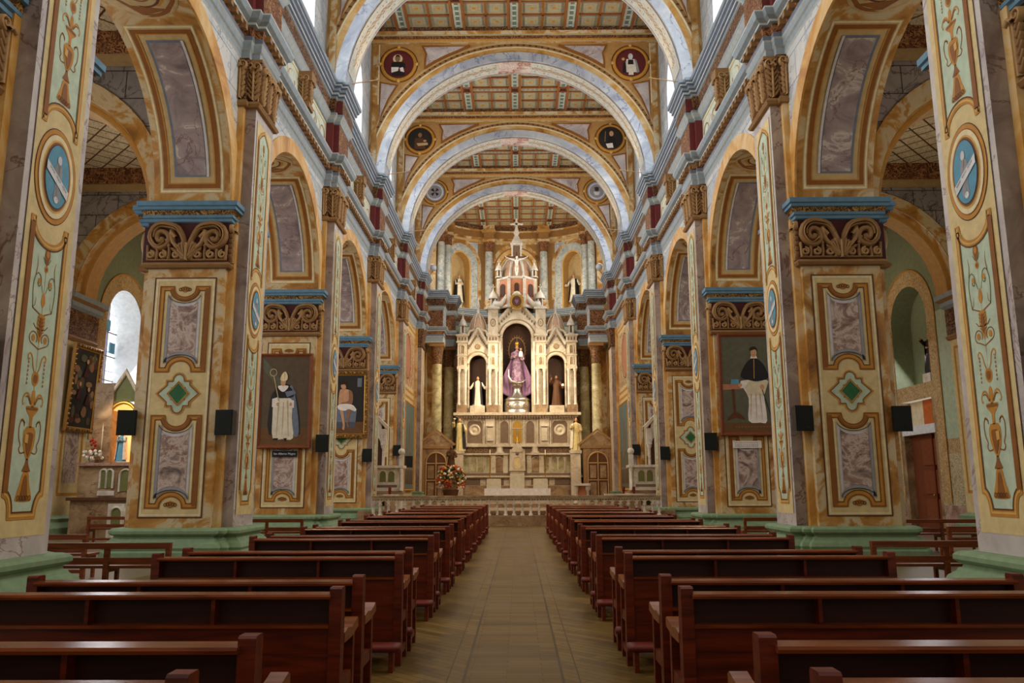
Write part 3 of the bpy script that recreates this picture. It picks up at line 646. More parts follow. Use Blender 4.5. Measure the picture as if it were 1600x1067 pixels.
for s in (-1, 1):
    proto = make_pier(s)
    for k in range(0, 5):
        o = proto if k == 0 else copy_tree(proto)
        o.location = (s*7.75, DK(k), 0)
        tag(o, PIERNOTE[(s, k)], 'pier', 'painted piers of the nave arcades')
    # chancel pilaster at the end of the arcade wall
    root = empty('chancel_pilaster', (s*6.6, DK(5), .6), 'marbled pilaster on the %s chancel wall before the columns' % SIDE[s], 'pilaster')
    T = lambda x, y, z, s=s: (s*(x-6.6), y, z-.6)
    mb = MB(T); mb.sweep([(UF, .12), (6.68, .12), (6.68, .3), (UP, .3), (UP, 1.7), (6.68, 1.7), (6.68, 1.88), (UF, 1.88)], [(.3, .6), (.3, 1.0), (.14, 1.15), (.18, 1.3), (0, 1.34)], 'plinth', side=-1); mb.build('plinth', root)
    mb = MB(T); mb.box(UP, UF, .3, 1.7, 1.3, 12.2, 'lavender', {4: 'stone_ivory'}); mb.box(6.68, UF, .12, 1.88, 1.3, 12.2, 'amber_bright')
    mb.build('pilaster', root)
    mb = MB(T); mb.sweep([(UF, .29), (UP, .29), (UP, 1.71), (UF, 1.71)], [(0, 10.93), (.1, 10.98), (.08, 11.1), (.03, 11.12), (.04, 11.5), (.14, 12.12), (.14, 12.2)], 'carved_brown', side=-1); mb.build('capital', root)

# ================================================================== TRANSVERSE ARCHES OVER THE NAVE
def make_rib(k):
    root = bpy.data.objects.new('transverse_arch', None); COL.objects.link(root)
    zs = 16.12; W = 7.1; ZT = 24.0; yw = .75
    mb = MB(); n = 48
    A = [(-6.6*cos(pi*i/n), zs+6.4*sin(pi*i/n)) for i in range(n+1)]
    for y in (yw, yw+.6):
        for i in range(n):
            (a, b), (c, d) = A[i], A[i+1]; mb.poly([(a, y, b), (c, y, d), (c, y, ZT), (a, y, ZT)], 'spandrel')
        for sg in (-1, 1): mb.poly([(sg*6.6, y, zs), (sg*W, y, zs), (sg*W, y, ZT), (sg*6.6, y, ZT)], 'spandrel')
    P = Paint(mb, lambda u, v, h: (u, yw-h, v), .012)
    E = lambda a, b, n=40, t0=0, t1=180: [(a*cos(math.radians(t0+(t1-t0)*i/n)), zs+b*sin(math.radians(t0+(t1-t0)*i/n))) for i in range(n+1)]
    def clip(pts): return [(max(-W, min(W, u)), v) for u, v in pts]
    P.stroke(E(6.84, 6.66), .5, 'amber_bright', 1); P.stroke(E(7.12, 6.93, t0=8, t1=172), .09, 'cream_light', 1.6); P.stroke(E(7.22, 7.03, t0=12, t1=168), .14, 'spandrel_dark', 2); P.stroke(E(7.34, 7.15, t0=15, t1=165), .1, 'cream_dull', 2.3)
    for i in range(60):
        t = math.radians(18+144*i/59); P.disc(7.22*cos(t), zs+7.03*sin(t), .07, .05, 'brown_dark', 4, 6)
    for sg in (-1, 1):
        X = lambda pts: [(sg*u, v) for u, v in pts]
        P.rect(sg*6.72, sg*6.98, zs+.1, 23.2, 'amber', 4.6); P.stroke([(sg*6.68, zs+3.9), (sg*6.68, 23.2)], .06, 'cream_light', 5.2)
        tri = X([(4.55, 23.12), (2.2, 23.12)] + [(7.42*cos(math.radians(t)), zs+.12+7.1*sin(math.radians(t))) for t in (68, 63, 58, 53.5)] + [(4.42, 22.3), (4.36, 22.7)])
        P.fill(tri, 'lavender_pale', 2.6); P.stroke(tri, .09, 'brown', 3.3, True); P.stroke([(a, b) for a, b in tri[1:6]], .16, 'brown', 5.6)
        tr2 = X([(6.6, 21.2), (6.6, 19.1), (6.5, 19.5), (6.2, 20.3), (5.78, 21.05), (6.1, 21.1)])
        P.fill(tr2, 'lavender_pale', 2.6); P.stroke(tr2, .08, 'brown', 3.3, True)
    mb.sweep([(W, yw-.001), (-W, yw-.001)], [(0, 23.28), (.05, 23.3), (.05, 23.4), (.12, 23.45), (.12, 23.62), (.2, 23.66), (.28, 23.8), (.3, 24.0)], ['amber', 'cream_dull', 'ochre', 'carved_rust', 'coffer_cream', 'amber', 'carved_brown'], side=-1)
    mb.build('spandrel', root)
    mb = MB(); y0, y1 = .35, 1.75
    def el(a, b): return [(-a*cos(pi*i/n), zs+b*sin(pi*i/n)) for i in range(n+1)]
    O, I = el(6.66, 6.45), el(6.24, 6.04)
    mb.grid([[(u, y0, v) for u, v in O], [(u, y0, v) for u, v in I]], 'rib_marble', False)
    mb.grid([[(u, y1, v) for u, v in O], [(u, y1, v) for u, v in I]], 'rib_marble', False)
    mb.grid([[(u, y0, v) for u, v in O], [(u, yw, v) for u, v in O]], 'rib_marble', True); mb.grid([[(u, y1, v) for u, v in O], [(u, yw+.6, v) for u, v in O]], 'rib_marble', True)
    mb.grid([[(u, y0, v) for u, v in I], [(u, y1, v) for u, v in I]], 'rib_marble', True)
    C = [(u*.999, v) for u, v in el(6.23, 6.03)]; n2 = len(C)
    a, b = int(n2*.06), int(n2*.94)
    mb.grid([[(u, y0+.16, v) for u, v in C[a:b+1]], [(u, y1-.16, v) for u, v in C[a:b+1]]], 'soffit_cream', True)
    for f in (.06, .94): pass
    def sf(yy, t, h):
        a_ = math.radians(t); return (-(6.222-h)*cos(a_), yy, zs+(6.022-h)*sin(a_))
    P = Paint(mb, sf, .006); ym = (y0+y1)/2; t = 13.0
    P.stroke([(ym+.16*sin(math.radians((q-13)*30)), q) for q in [13+2*i for i in range(78)] if abs(q-90) > 6], .05, 'gilt_brown', 1) if 0 else None
    while t < 167:
        if abs(t-90) > 7:
            sg = 1 if int(t/4) % 2 else -1
            P.stroke([(ym+sg*(.05+.2*sin(math.radians(a*.75))*cos(math.radians(a))), t+1.6*sin(math.radians(a))) for a in range(0, 360, 30)], .05, 'gilt_brown', 1, taper=True)
            P.stroke([(ym-sg*.1, t-1.5), (ym+sg*.12, t), (ym-sg*.1, t+1.6)], .045, 'ochre', 1)
            P.disc(ym-sg*.28, t, .05, .4, 'cornice_grey', 1, 8); P.disc(ym+sg*.3, t+1.2, .04, .35, 'relief', 1, 8)
        t += 3.2
    C2 = el(6.225, 6.02); mid = n2//2
    mb.grid([[(u, y0+.16, v) for u, v in C2[mid-2:mid+3]], [(u, y1-.16, v) for u, v in C2[mid-2:mid+3]]], 'arabesque_pink', True)
    for yy in (y0+.15, y1-.15):
        mb.grid([[(u, yy-.025, v-.004) for u, v in C2[a:b+1]], [(u, yy+.025, v-.004) for u, v in C2[a:b+1]]], 'gilt_brown', True)
    mb.build('arch_band', root)
    return root
def roundel(par, sg, kind, note):
    mb = MB(); cx, cz = sg*5.72, 22.15
    P = Paint(mb, lambda u, v, h: (cx+u, .75-h, cz+v), .012)
    base = 'maroon' if kind in (0, 1) else ('canvas_dark' if kind in (2, 3) else 'grey_paint')
    P.disc(0, 0, .72, .72, base, 3, 32)
    rows = [[(cx+r*cos(2*pi*i/32), .75-h, cz+r*sin(2*pi*i/32)) for i in range(32)] for r, h in ((.9, .0), (.88, .09), (.8, .11), (.72, .05))]
    mb.grid(rows, 'ochre', True, True); P.ring(0, 0, .93, .93, .04, 'brown_dark', 2); P.ring(0, 0, .73, .73, .05, 'brown_dark', 6)
    for t in range(0, 360, 90): mb.sphere((cx+.9*cos(math.radians(t)), .68, cz+.9*sin(math.radians(t))), .09, 'ochre_light', 8)
    if kind == 0:
        P.disc(-.05, .3, .24, .24, 'cream_light', 4, 20); P.disc(-.05, .3, .13, .17, 'skin_dark', 5, 14); P.fill([(-.17, .36), (-.12, .5), (.03, .5), (.07, .36), (-.05, .42)], 'hair', 6)
        P.fill([(-.35, .08), (-.2, .14), (.12, .14), (.32, .05), (.34, -.2), (-.38, -.2)], 'black_cloth', 5); P.fill([(-.36, -.16), (.02, -.16), (-.05, -.48), (-.34, -.5)], 'linen', 6)
        P.fill([(.06, -.2), (.22, -.16), (.3, -.45), (.12, -.5)], 'linen', 6); P.fill([(-.36, -.46), (0, -.36), (.32, -.44), (.3, -.62), (-.3, -.63)], 'black_cloth', 7); P.stroke([(.4, .2), (.42, -.5)], .02, 'brown_dark', 6)
    elif kind == 1:
        P.disc(0, .34, .12, .16, 'grey_light', 5, 14); P.fill([(-.2, .2), (.2, .2), (.34, -.5), (-.34, -.5)], 'linen', 4); P.fill([(-.12, .16), (.12, .16), (.14, -.1), (-.14, -.1)], 'black_cloth', 6)
        P.fill([(-.34, .0), (-.24, -.02), (-.22, -.55), (-.4, -.5)], 'black_cloth', 6); P.fill([(.22, .2), (.3, .1), (.42, -.5), (.28, -.55)], 'grey_paint', 6); P.fill([(-.1, -.1), (.12, -.1), (.12, -.66), (-.12, -.66)], 'white_cloth', 7); P.disc(-.36, .2, .08, .08, 'ochre_light', 5, 10)
    elif kind == 2:
        P.disc(.0, .28, .12, .15, 'skin_dark', 5, 12); P.fill([(-.3, .1), (.2, .1), (.35, -.6), (-.35, -.6)], 'brown_cloth', 4); P.fill([(-.2, -.25), (.45, -.2), (.5, -.35), (-.1, -.42)], 'cream_dull', 6); P.disc(.3, -.1, .1, .07, 'skin', 7, 10)
    elif kind == 3:
        P.disc(.05, .3, .13, .17, 'skin', 5, 12); P.fill([(-.1, .12), (.25, .12), (.4, -.55), (-.3, -.5)], 'black_cloth', 4); P.fill([(-.3, -.35), (.1, -.3), (.15, -.6), (-.2, -.62)], 'linen', 6); P.stroke([(-.35, -.2), (-.3, .45)], .02, 'cream_dull', 6)
    elif kind == 4:
        P.ring(0, 0, .55, .55, .1, 'grey_light', 4)
        for t in range(4):
            a = math.radians(45+90*t); P.fill([(0, 0), (.34*cos(a-.35), .34*sin(a-.35)), (.3*cos(a), .3*sin(a)), (.34*cos(a+.35), .34*sin(a+.35))], 'black_cloth' if t % 2 else 'maroon_dark', 5)
    else:
        P.ring(0, 0, .55, .55, .1, 'grey_light', 4); P.disc(0, .1, .16, .12, 'line_dark', 5, 8); P.fill([(-.25, -.05), (.25, -.05), (.12, -.3), (-.12, -.3)], 'grey_light', 5); P.fill([(-.22, .22), (0, .1), (.22, .22), (0, .32)], 'line_dark', 6)
    o = mb.build('roundel', par); o['label'] = note
proto = make_rib(0)
for k in range(1, 6):
    o = proto if k == 1 else copy_tree(proto); o.location = (0, DK(k), 0)
    lab = ['', 'painted arch above the top edge of the picture', 'largest visible painted arch crossing the nave ceiling', 'painted arch between roundels of a saint in black and a saint in white', 'painted arch between two dark brown roundels', 'smallest painted arch, before the high altar, between two grey crest roundels'][k]
    tag(o, lab, 'arch', 'painted arches spanning the nave')
    if k in (3, 4, 5):
        for sg in (-1, 1): roundel(o, sg, {(3, -1): 0, (3, 1): 1, (4, -1): 2, (4, 1): 3, (5, -1): 4, (5, 1): 5}[(k, sg)], {3: 'maroon roundel', 4: 'dark brown roundel', 5: 'grey crest roundel'}[k]+(' on the left' if sg < 0 else ' on the right'))

# ================================================================== COFFERED CEILINGS
def ceiling_bay(y0, y1, z, ux=7.1, rows=3):
    mb = MB(); mb.box(-ux, ux, y0, y1, z, z+.3, 'coffer_cream')
    G = (y1-y0)/rows
    for i in range(-2, 3):
        x = i*2.75
        mb.box(x-.2, x+.2, y0, y1, z-.05, z, 'mint_pale')
        for q in (-.28, .28): mb.box(x+q-.06, x+q+.06, y0, y1, z-.14, z, 'coffer_wood')
        yy = y0+.2
        while yy < y1-.2:
            mb.box(x-.09, x+.09, yy, yy+.26, z-.07, z-.05, 'coffer_green'); yy += .42
    for j in range(rows+1):
        y = y0+G*j
        mb.box(-ux, ux, y-.17, y+.17, z-.06, z, 'coffer_cream')
        for q in (-.24, .24): mb.box(-ux, ux, y+q-.05, y+q+.05, z-.1, z, 'coffer_wood')
        for i in range(-3, 3):
            for q in range(8):
                x = i*2.75+.5+q*.25; mb.box(x-.07, x+.07, y-.09, y+.09, z-.08, z-.06, 'coffer_blue')
        for i in range(-2, 3): mb.box(i*2.75-.16, i*2.75+.16, y-.16, y+.16, z-.1, z-.05, 'maroon_dark')
    for j in range(rows):
        for i in range(-3, 3):
            xa, xb = i*2.75+.38, (i+1)*2.75-.38; ya, yb = y0+G*j+.32, y0+G*(j+1)-.32
            if xa < -ux: xa = -ux
            xb = min(xb, ux)
            mb.box((xa+xb)/2-.05, (xa+xb)/2+.05, ya, yb, z-.08, z, 'coffer_wood'); mb.box(xa, xb, (ya+yb)/2-.05, (ya+yb)/2+.05, z-.08, z, 'coffer_wood')
            for a, b in ((xa, (xa+xb)/2-.07), ((xa+xb)/2+.07, xb)):
                for c, d in ((ya, (ya+yb)/2-.07), ((ya+yb)/2+.07, yb)):
                    if b-a < .3: continue
                    mb.box(a+.08, b-.08, c+.08, d-.08, z-.02, z, 'coffer_blue'); mb.box(a+.14, b-.14, c+.14, d-.14, z-.035, z-.02, 'coffer_cream'); mb.box(a+.26, b-.26, c+.26, d-.26, z-.04, z-.035, 'cornice_grey'); mb.box(a+.29, b-.29, c+.29, d-.29, z-.045, z-.04, 'coffer_cream'); mb.box((a+b)/2-.08, (a+b)/2+.08, (c+d)/2-.08, (c+d)/2+.08, z-.05, z-.045, 'ochre')
    return mb
for k in range(-1, 5):
    struct(ceiling_bay(DK(k)+1.35 if k >= 0 else -3, DK(k+1)+.75, 24.0), 'ceiling')
struct(ceiling_bay(DK(5)+1.35, 70, 23.4, 7.1, 5), 'ceiling')
mb = MB()
mb.sweep([(-7.1, -3), (-7.1, 70)], [(0, 23.5), (.1, 23.6), (.2, 24)], 'carved_brown', side=1); mb.sweep([(7.1, -3), (7.1, 70)], [(0, 23.5), (.1, 23.6), (.2, 24)], 'carved_brown', side=-1); struct(mb, 'trim_3')

# ================================================================== APSE
AC, AR = 62.0, 6.5
mb = MB(); n = 64
BR = 4.2
def ap(t, r, z): a = math.radians(t); return (r*sin(a), AC+(r-AR+BR)*cos(a), z)
NICH = [(-46, 9.5), (46, 9.5), (0, 12)]
def open_at(t): return any(abs(t-c) < w for c, w in NICH)
cur = []
TS = sorted(set([-90+180*i/72 for i in range(73)] + [c+w*q/6 for c, w in NICH for q in range(-6, 7)]))
for z0, z1, mt in ((0, 12.3, 'arabesque_wall'), (12.3, 16.15, 'amber'), (22.0, 23.4, 'arabesque_ochre')):
    mb.grid([[ap(t, AR, z0) for t in TS], [ap(t, AR, z1) for t in TS]], mt, True)
for i in range(len(TS)-1):
    a, b = TS[i], TS[i+1]; m = (a+b)/2; hit = [(c, w) for c, w in NICH if abs(m-c) < w]
    mt = 'block_pale' if abs(abs(m)-46) < 15 else 'brown_wall'
    if not hit: mb.poly([ap(a, AR, 16.15), ap(b, AR, 16.15), ap(b, AR, 22.0), ap(a, AR, 22.0)], mt, True)
    else:
        c, w = hit[0]; ca = 19.8 if w < 10 else 19.6; rr = w*pi/180*AR; R2 = 1.2 if w < 10 else 1.4
        h = lambda t: ca+R2*sqrt(max(0, 1-((t-c)/w)**2))
        mb.poly([ap(a, AR, h(a)), ap(b, AR, h(b)), ap(b, AR, 22.0), ap(a, AR, 22.0)], mt, True)
        mb.poly([ap(a, AR+.9, 16.15), ap(b, AR+.9, 16.15), ap(b, AR+.9, 21.6), ap(a, AR+.9, 21.6)], 'cream_dull' if w < 10 else 'brown_wall', True)
        mb.poly([ap(a, AR, h(a)), ap(b, AR, h(b)), ap(b, AR+.9, h(b)), ap(a, AR+.9, h(a))], 'spandrel'); mb.poly([ap(a, AR, 16.15), ap(b, AR, 16.15), ap(b, AR+.9, 16.15), ap(a, AR+.9, 16.15)], 'ochre')
for c, w in NICH:
    for q in (-1, 1): mb.poly([ap(c+q*w, AR, 16.15), ap(c+q*w, AR+.9, 16.15), ap(c+q*w, AR+.9, 19.8), ap(c+q*w, AR, 19.8)], 'spandrel')
    P = Paint(mb, lambda u, v, h: (lambda a: ((AR-h)*sin(a), AC+(BR-h)*cos(a), v))(u/AR), .02)
    u0 = math.radians(c)*AR; hw = math.radians(w)*AR; R2 = 1.2 if w < 10 else 1.4; ca = 19.8 if w < 10 else 19.6
    P.stroke([(u0-hw, 16.2)]+[(u0-hw*cos(pi*i/16), ca+R2*sin(pi*i/16)) for i in range(17)]+[(u0+hw, 16.2)], .14, 'ochre_light', 1)
    k = hw+.45 if w < 10 else hw+.3
    P.stroke([(u0-k, 16.2)]+[(u0-k*cos(pi*i/16), ca+(R2+.4)*sin(pi*i/16)) for i in range(17)]+[(u0+k, 16.2)], .5 if w < 10 else .35, 'column_blue' if w < 10 else 'amber_bright', 1)
    P.stroke([(u0-k-.45, 17)]+[(u0-(k+.45)*cos(pi*i/16), ca+(R2+.85)*sin(pi*i/16)) for i in range(17)]+[(u0+k+.45, 17)], .3, 'amber', 1)
arcp = [(AR*sin(math.radians(t)), AC+BR*cos(math.radians(t))) for t in range(-90, 91, 5)]
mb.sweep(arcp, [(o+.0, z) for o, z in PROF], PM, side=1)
mb.sweep(arcp, [(0, 21.9), (.1, 22.0), (.1, 22.2), (.25, 22.35), (.25, 22.9), (.4, 23.0), (.5, 23.4)], ['amber', 'cream_dull', 'amber', 'spandrel_dark', 'amber', 'carved_brown'], side=1)
struct(mb, 'wall_back')
for i, t in enumerate((-80, -66, -22, 22, 66, 80)):
    x, y, _ = ap(t, AR-.35, 0); nm = ['outermost apse column on the left', 'apse column left of the left saint niche', 'apse column between left niche and altar dome', 'apse column between altar dome and right niche', 'apse column right of the right saint niche', 'outermost apse column on the right'][i]
    root = empty('apse_column', (x, y, 16.1), 'pale blue-grey marble upper '+nm, 'column', 'upper columns of the apse')
    mb = MB(); mb.lathe([(.42, 0), (.42, .25), (.36, .3), (.4, .4), (.34, .55), (.4, .62), (.34, .8)], n=20, mat='amber'); mb.build('base', root)
    mb = MB(); mb.lathe([(.33, .8), (.33, 2.2), (.3, 5.0)], n=24, mat='column_blue'); mb.build('shaft', root)
    mb = MB(); mb.lathe([(.3, 4.98), (.36, 5.02), (.33, 5.1), (.36, 5.5), (.5, 5.8)], n=20, mat='carved_rust'); mb.box(-.5, .5, -.5, .5, 5.8, 6.0, 'amber'); mb.box(-.42, .42, -.42, .42, 6.0, 6.6, 'spandrel_dark'); mb.box(-.56, .56, -.56, .56, 6.6, 6.85, 'spandrel'); mb.box(-.48, .48, -.48, .48, 6.85, 7.25, 'amber'); mb.build('capital', root)
for s in (-1, 1):
    for j, (u, y) in enumerate(((5.95, 59.75), (5.2, 61.4))):
        root = empty('chancel_column', (s*u, y, .78), 'tall yellow-green marble column behind %s side door, %s' % (SIDE[s], 'nearer the nave wall' if j == 0 else 'nearer the altarpiece'), 'column', 'lower columns beside the altarpiece')
        mb = MB(); mb.box(-.5, .5, -.5, .5, 0, .5, 'stone_brown'); mb.lathe([(.5, .5), (.5, .6), (.42, .7), (.46, .8), (.4, .9)], n=20, mat='stone_brown'); mb.build('base', root)
        mb = MB(); mb.lathe([(.39, .9), (.39, 4), (.34, 9.9)], n=28, mat='stone_green'); mb.build('shaft', root)
        mb = MB(); mb.lathe([(.34, 9.88), (.4, 9.92), (.36, 10.0), (.4, 10.7), (.52, 11.2)], n=20, mat='carved_brown'); mb.box(-.54, .54, -.54, .54, 11.2, 11.45, 'relief'); mb.build('capital', root)
# chancel returns beside the apse
for s in (-1, 1):
    mb = MB(lambda x, y, z, s=s: (s*x, y, z)); mb.box(6.9, 8.67, 58.9, 62.3, 0, 24, 'amber'); mb.box(6.4, 8.67, 61.9, 62.4, 0, 24, 'amber'); struct(mb, 'wall_chancel_'+SIDE[s])

# ================================================================== AISLES
for s in (-1, 1):
    T = lambda x, y, z, s=s: (s*x, y, z); XO = 15.9
    mb = MB(T); y_a = -3
    for k in range(-1, 5):
        y0, y1 = DK(k), DK(k+1)
        if k == -1: y0 = -3
        wy0, wy1 = (DK(k)+3.4, DK(k)+6.3); wc = (wy0+wy1)/2; r = (wy1-wy0)/2; z0, zs_ = (4.0, 8.1) if s < 0 else (5.55, 8.1)
        for a, b in ((y0, wy0), (wy1, y1)):
            mb.poly([(XO, a, 3.3), (XO, b, 3.3), (XO, b, zs_), (XO, a, zs_)], 'wall_mint')
            mb.poly([(XO, a, .9), (XO, b, .9), (XO, b, 2.75), (XO, a, 2.75)], 'tile_dado'); mb.poly([(XO, a, 2.75), (XO, b, 2.75), (XO, b, 3.3), (XO, a, 3.3)], 'border_leaf'); mb.poly([(XO, a, 0), (XO, b, 0), (XO, b, .9), (XO, a, .9)], 'pink_tile')
        if s < 0 or k != 2:
            mb.poly([(XO, wy0, 0), (XO, wy1, 0), (XO, wy1, z0), (XO, wy0, z0)], 'tile_dado')
        else:
            mb.poly([(XO, wy0, 4.95), (XO, wy1, 4.95), (XO, wy1, z0), (XO, wy0, z0)], 'border_leaf')
        pts = arch_strip(mb, wc, r, zs_, 12.9, XO, 'wall_green', y0, y1)
        dep = 1.15 if s < 0 else .8
        loop = [(wy0, z0)] + pts + [(wy1, z0), (wy0, z0)]
        mb.grid([[(XO, y, z) for y, z in loop], [(XO+dep, y, z) for y, z in loop]], 'white_paint' if s < 0 else 'wall_green', False)
        if s > 0: mb.poly([(XO+dep, y, z) for y, z in loop[:-1]], 'wall_green')
        P = Paint(mb, lambda a, v, h: (XO-h, a, v), .02)
        k2 = r+.32; zb = 3.4 if s < 0 else .95
        P.stroke([(wc-k2, zb)]+[(wc-k2*cos(pi*i/16), zs_+k2*sin(pi*i/16)) for i in range(17)]+[(wc+k2, zb)], .62, 'border_leaf', 1)
        P.stroke([(wc-k2-.33, zb)]+[(wc-(k2+.33)*cos(pi*i/16), zs_+(k2+.33)*sin(pi*i/16)) for i in range(17)]+[(wc+k2+.33, zb)], .06, 'ochre', 2)
    struct(mb, 'wall_aisle_'+SIDE[s])
    # wall pilasters and cross arches of the aisle
    for k in range(0, 5):
        d = DK(k); mb = MB(T); q9 = 1.9 if s < 0 else 1.15
        mb.box(15.5, XO, d+.1, d+q9, .7, 8.33, 'amber', {4: 'cream'})
        P = Paint(mb, lambda a, v, h: (15.5-h, a, v), .01); P.frame(d+.35, d+q9-.25, 1.4, 6.4, .1, 'ochre', 1); P.rect(d+.55, d+q9-.5, 1.8, 6.0, 'inset_marble', 2)
        P = Paint(mb, lambda u, v, h: (u, d+.1-h, v), .01); P.rect(15.55, 15.85, 1.2, 6.4, 'mint', 1)
        mb.sweep([(XO, d+.1), (15.5, d+.1), (15.5, d+q9), (XO, d+q9)], [(.3, 0), (.3, .3), (.18, .5), (.2, .6), (0, .7)], 'plinth', side=-1)
        mb.sweep([(XO, d+.1), (15.5, d+.1), (15.5, d+q9), (XO, d+q9)], [(.05, 6.7), (.1, 6.8), (.05, 6.88), (.06, 7.8), (.16, 7.9), (.16, 8.05), (.28, 8.15), (.28, 8.33)], ['relief', 'relief', 'carved_brown', 'cornice_grey', 'cornice_grey', 'gilt_brown', 'cornice_grey'], side=-1)
        uc = 12.2; r = 3.3; n = 24; A = [(uc-r*cos(pi*i/n), 8.33+r*sin(pi*i/n)) for i in range(n+1)]
        for y in (d+.3, d+1.7):
            for i in range(n):
                (a, b), (c, e) = A[i], A[i+1]; mb.poly([(a, y, b), (c, y, e), (c, y, 12.9), (a, y, 12.9)], 'block_grey')
            for a, b in ((UB, uc-r), (uc+r, XO)): mb.poly([(a, y, 8.33), (b, y, 8.33), (b, y, 12.9), (a, y, 12.9)], 'block_grey')
        for rr, mt, dy in ((3.3, 'amber', 0), ):
            mb.grid([[(u, d+.3, v) for u, v in A], [(u, d+1.7, v) for u, v in A]], 'amber')
            B = [(uc-3.72*cos(pi*i/n), 8.33+3.72*sin(pi*i/n)) for i in range(n+1)]; C_ = [(uc-3.1*cos(pi*i/n), 8.33+3.1*sin(pi*i/n)) for i in range(n+1)]
            B = [(min(15.88, max(8.69, a)), b) for a, b in B]
            mb.grid([[(u, d+.26, v) for u, v in A], [(u, d+.26, v) for u, v in B]], 'amber', False); mb.grid([[(u, d+.26, v) for u, v in B], [(u, d+.3, v) for u, v in B]], 'amber', False)
            mb.grid([[(u, d+.6, v) for u, v in A], [(u, d+.6, v) for u, v in C_], [(u, d+1.4, v) for u, v in C_], [(u, d+1.4, v) for u, v in A]], 'spandrel', False)
            P = Paint(mb, lambda u, v, h: (u, d+.6-h, v), .01); P.stroke([(uc-3.2*cos(pi*i/n), 8.33+3.2*sin(pi*i/n)) for i in range(n+1)], .06, 'ochre', 1)
        struct(mb, 'wall_cross_'+SIDE[s])
    mb = MB(T); mb.box(UB, 16, -3, 60, 12.9, 13.1, 'diamond_ceiling')
    for x0, x1 in ((UB, UB+.3), (XO-.3, XO)): mb.box(x0, x1, -3, 60, 12.4, 12.9, 'carved_rust')
    for k in range(0, 5):
        for y in (DK(k)+.3-.35, DK(k)+1.7): mb.box(UB, XO, y, y+.35, 12.3, 12.9, 'carved_rust'); mb.box(UB, XO, y+.05, y+.3, 12.1, 12.3, 'cream_dark')
    struct(mb, 'ceiling_aisle_'+SIDE[s])
    mb = MB(T); mb.box(UB, 16, 60, 60.3, 0, 13, 'wall_green'); struct(mb, 'wall_end_'+SIDE[s])
    for k in range(-1, 5):
        if s > 0: continue
        wc = DK(k)+4.85; r = 1.45; mb = MB(T)
        pts = [(wc-r, 4.0)]+[(wc-r*cos(pi*i/16), 8.1+r*sin(pi*i/16)) for i in range(17)]+[(wc+r, 4.0)]
        mb.poly([(XO+1.1, y, z) for y, z in pts], 'stained_glass')
        for q in (-.7, 0, .7): mb.box(XO+1.02, XO+1.08, wc+q-.02, wc+q+.02, 4, 9.2, 'steel')
        for z in (5, 6, 7, 8): mb.box(XO+1.02, XO+1.08, wc-r+.03, wc+r-.03, z-.02, z+.02, 'steel')
        for z, q in ((8.3, -1.0), (8.3, .6), (6.4, -1.1), (4.6, .8), (7.4, 1.1)): mb.box(XO+1.0, XO+1.06, wc+q-.2, wc+q+.2, z-.25, z+.2, 'maroon' if q < 0 else 'blue')
        WN[0] += 1; struct(mb, 'window_%d' % WN[0])
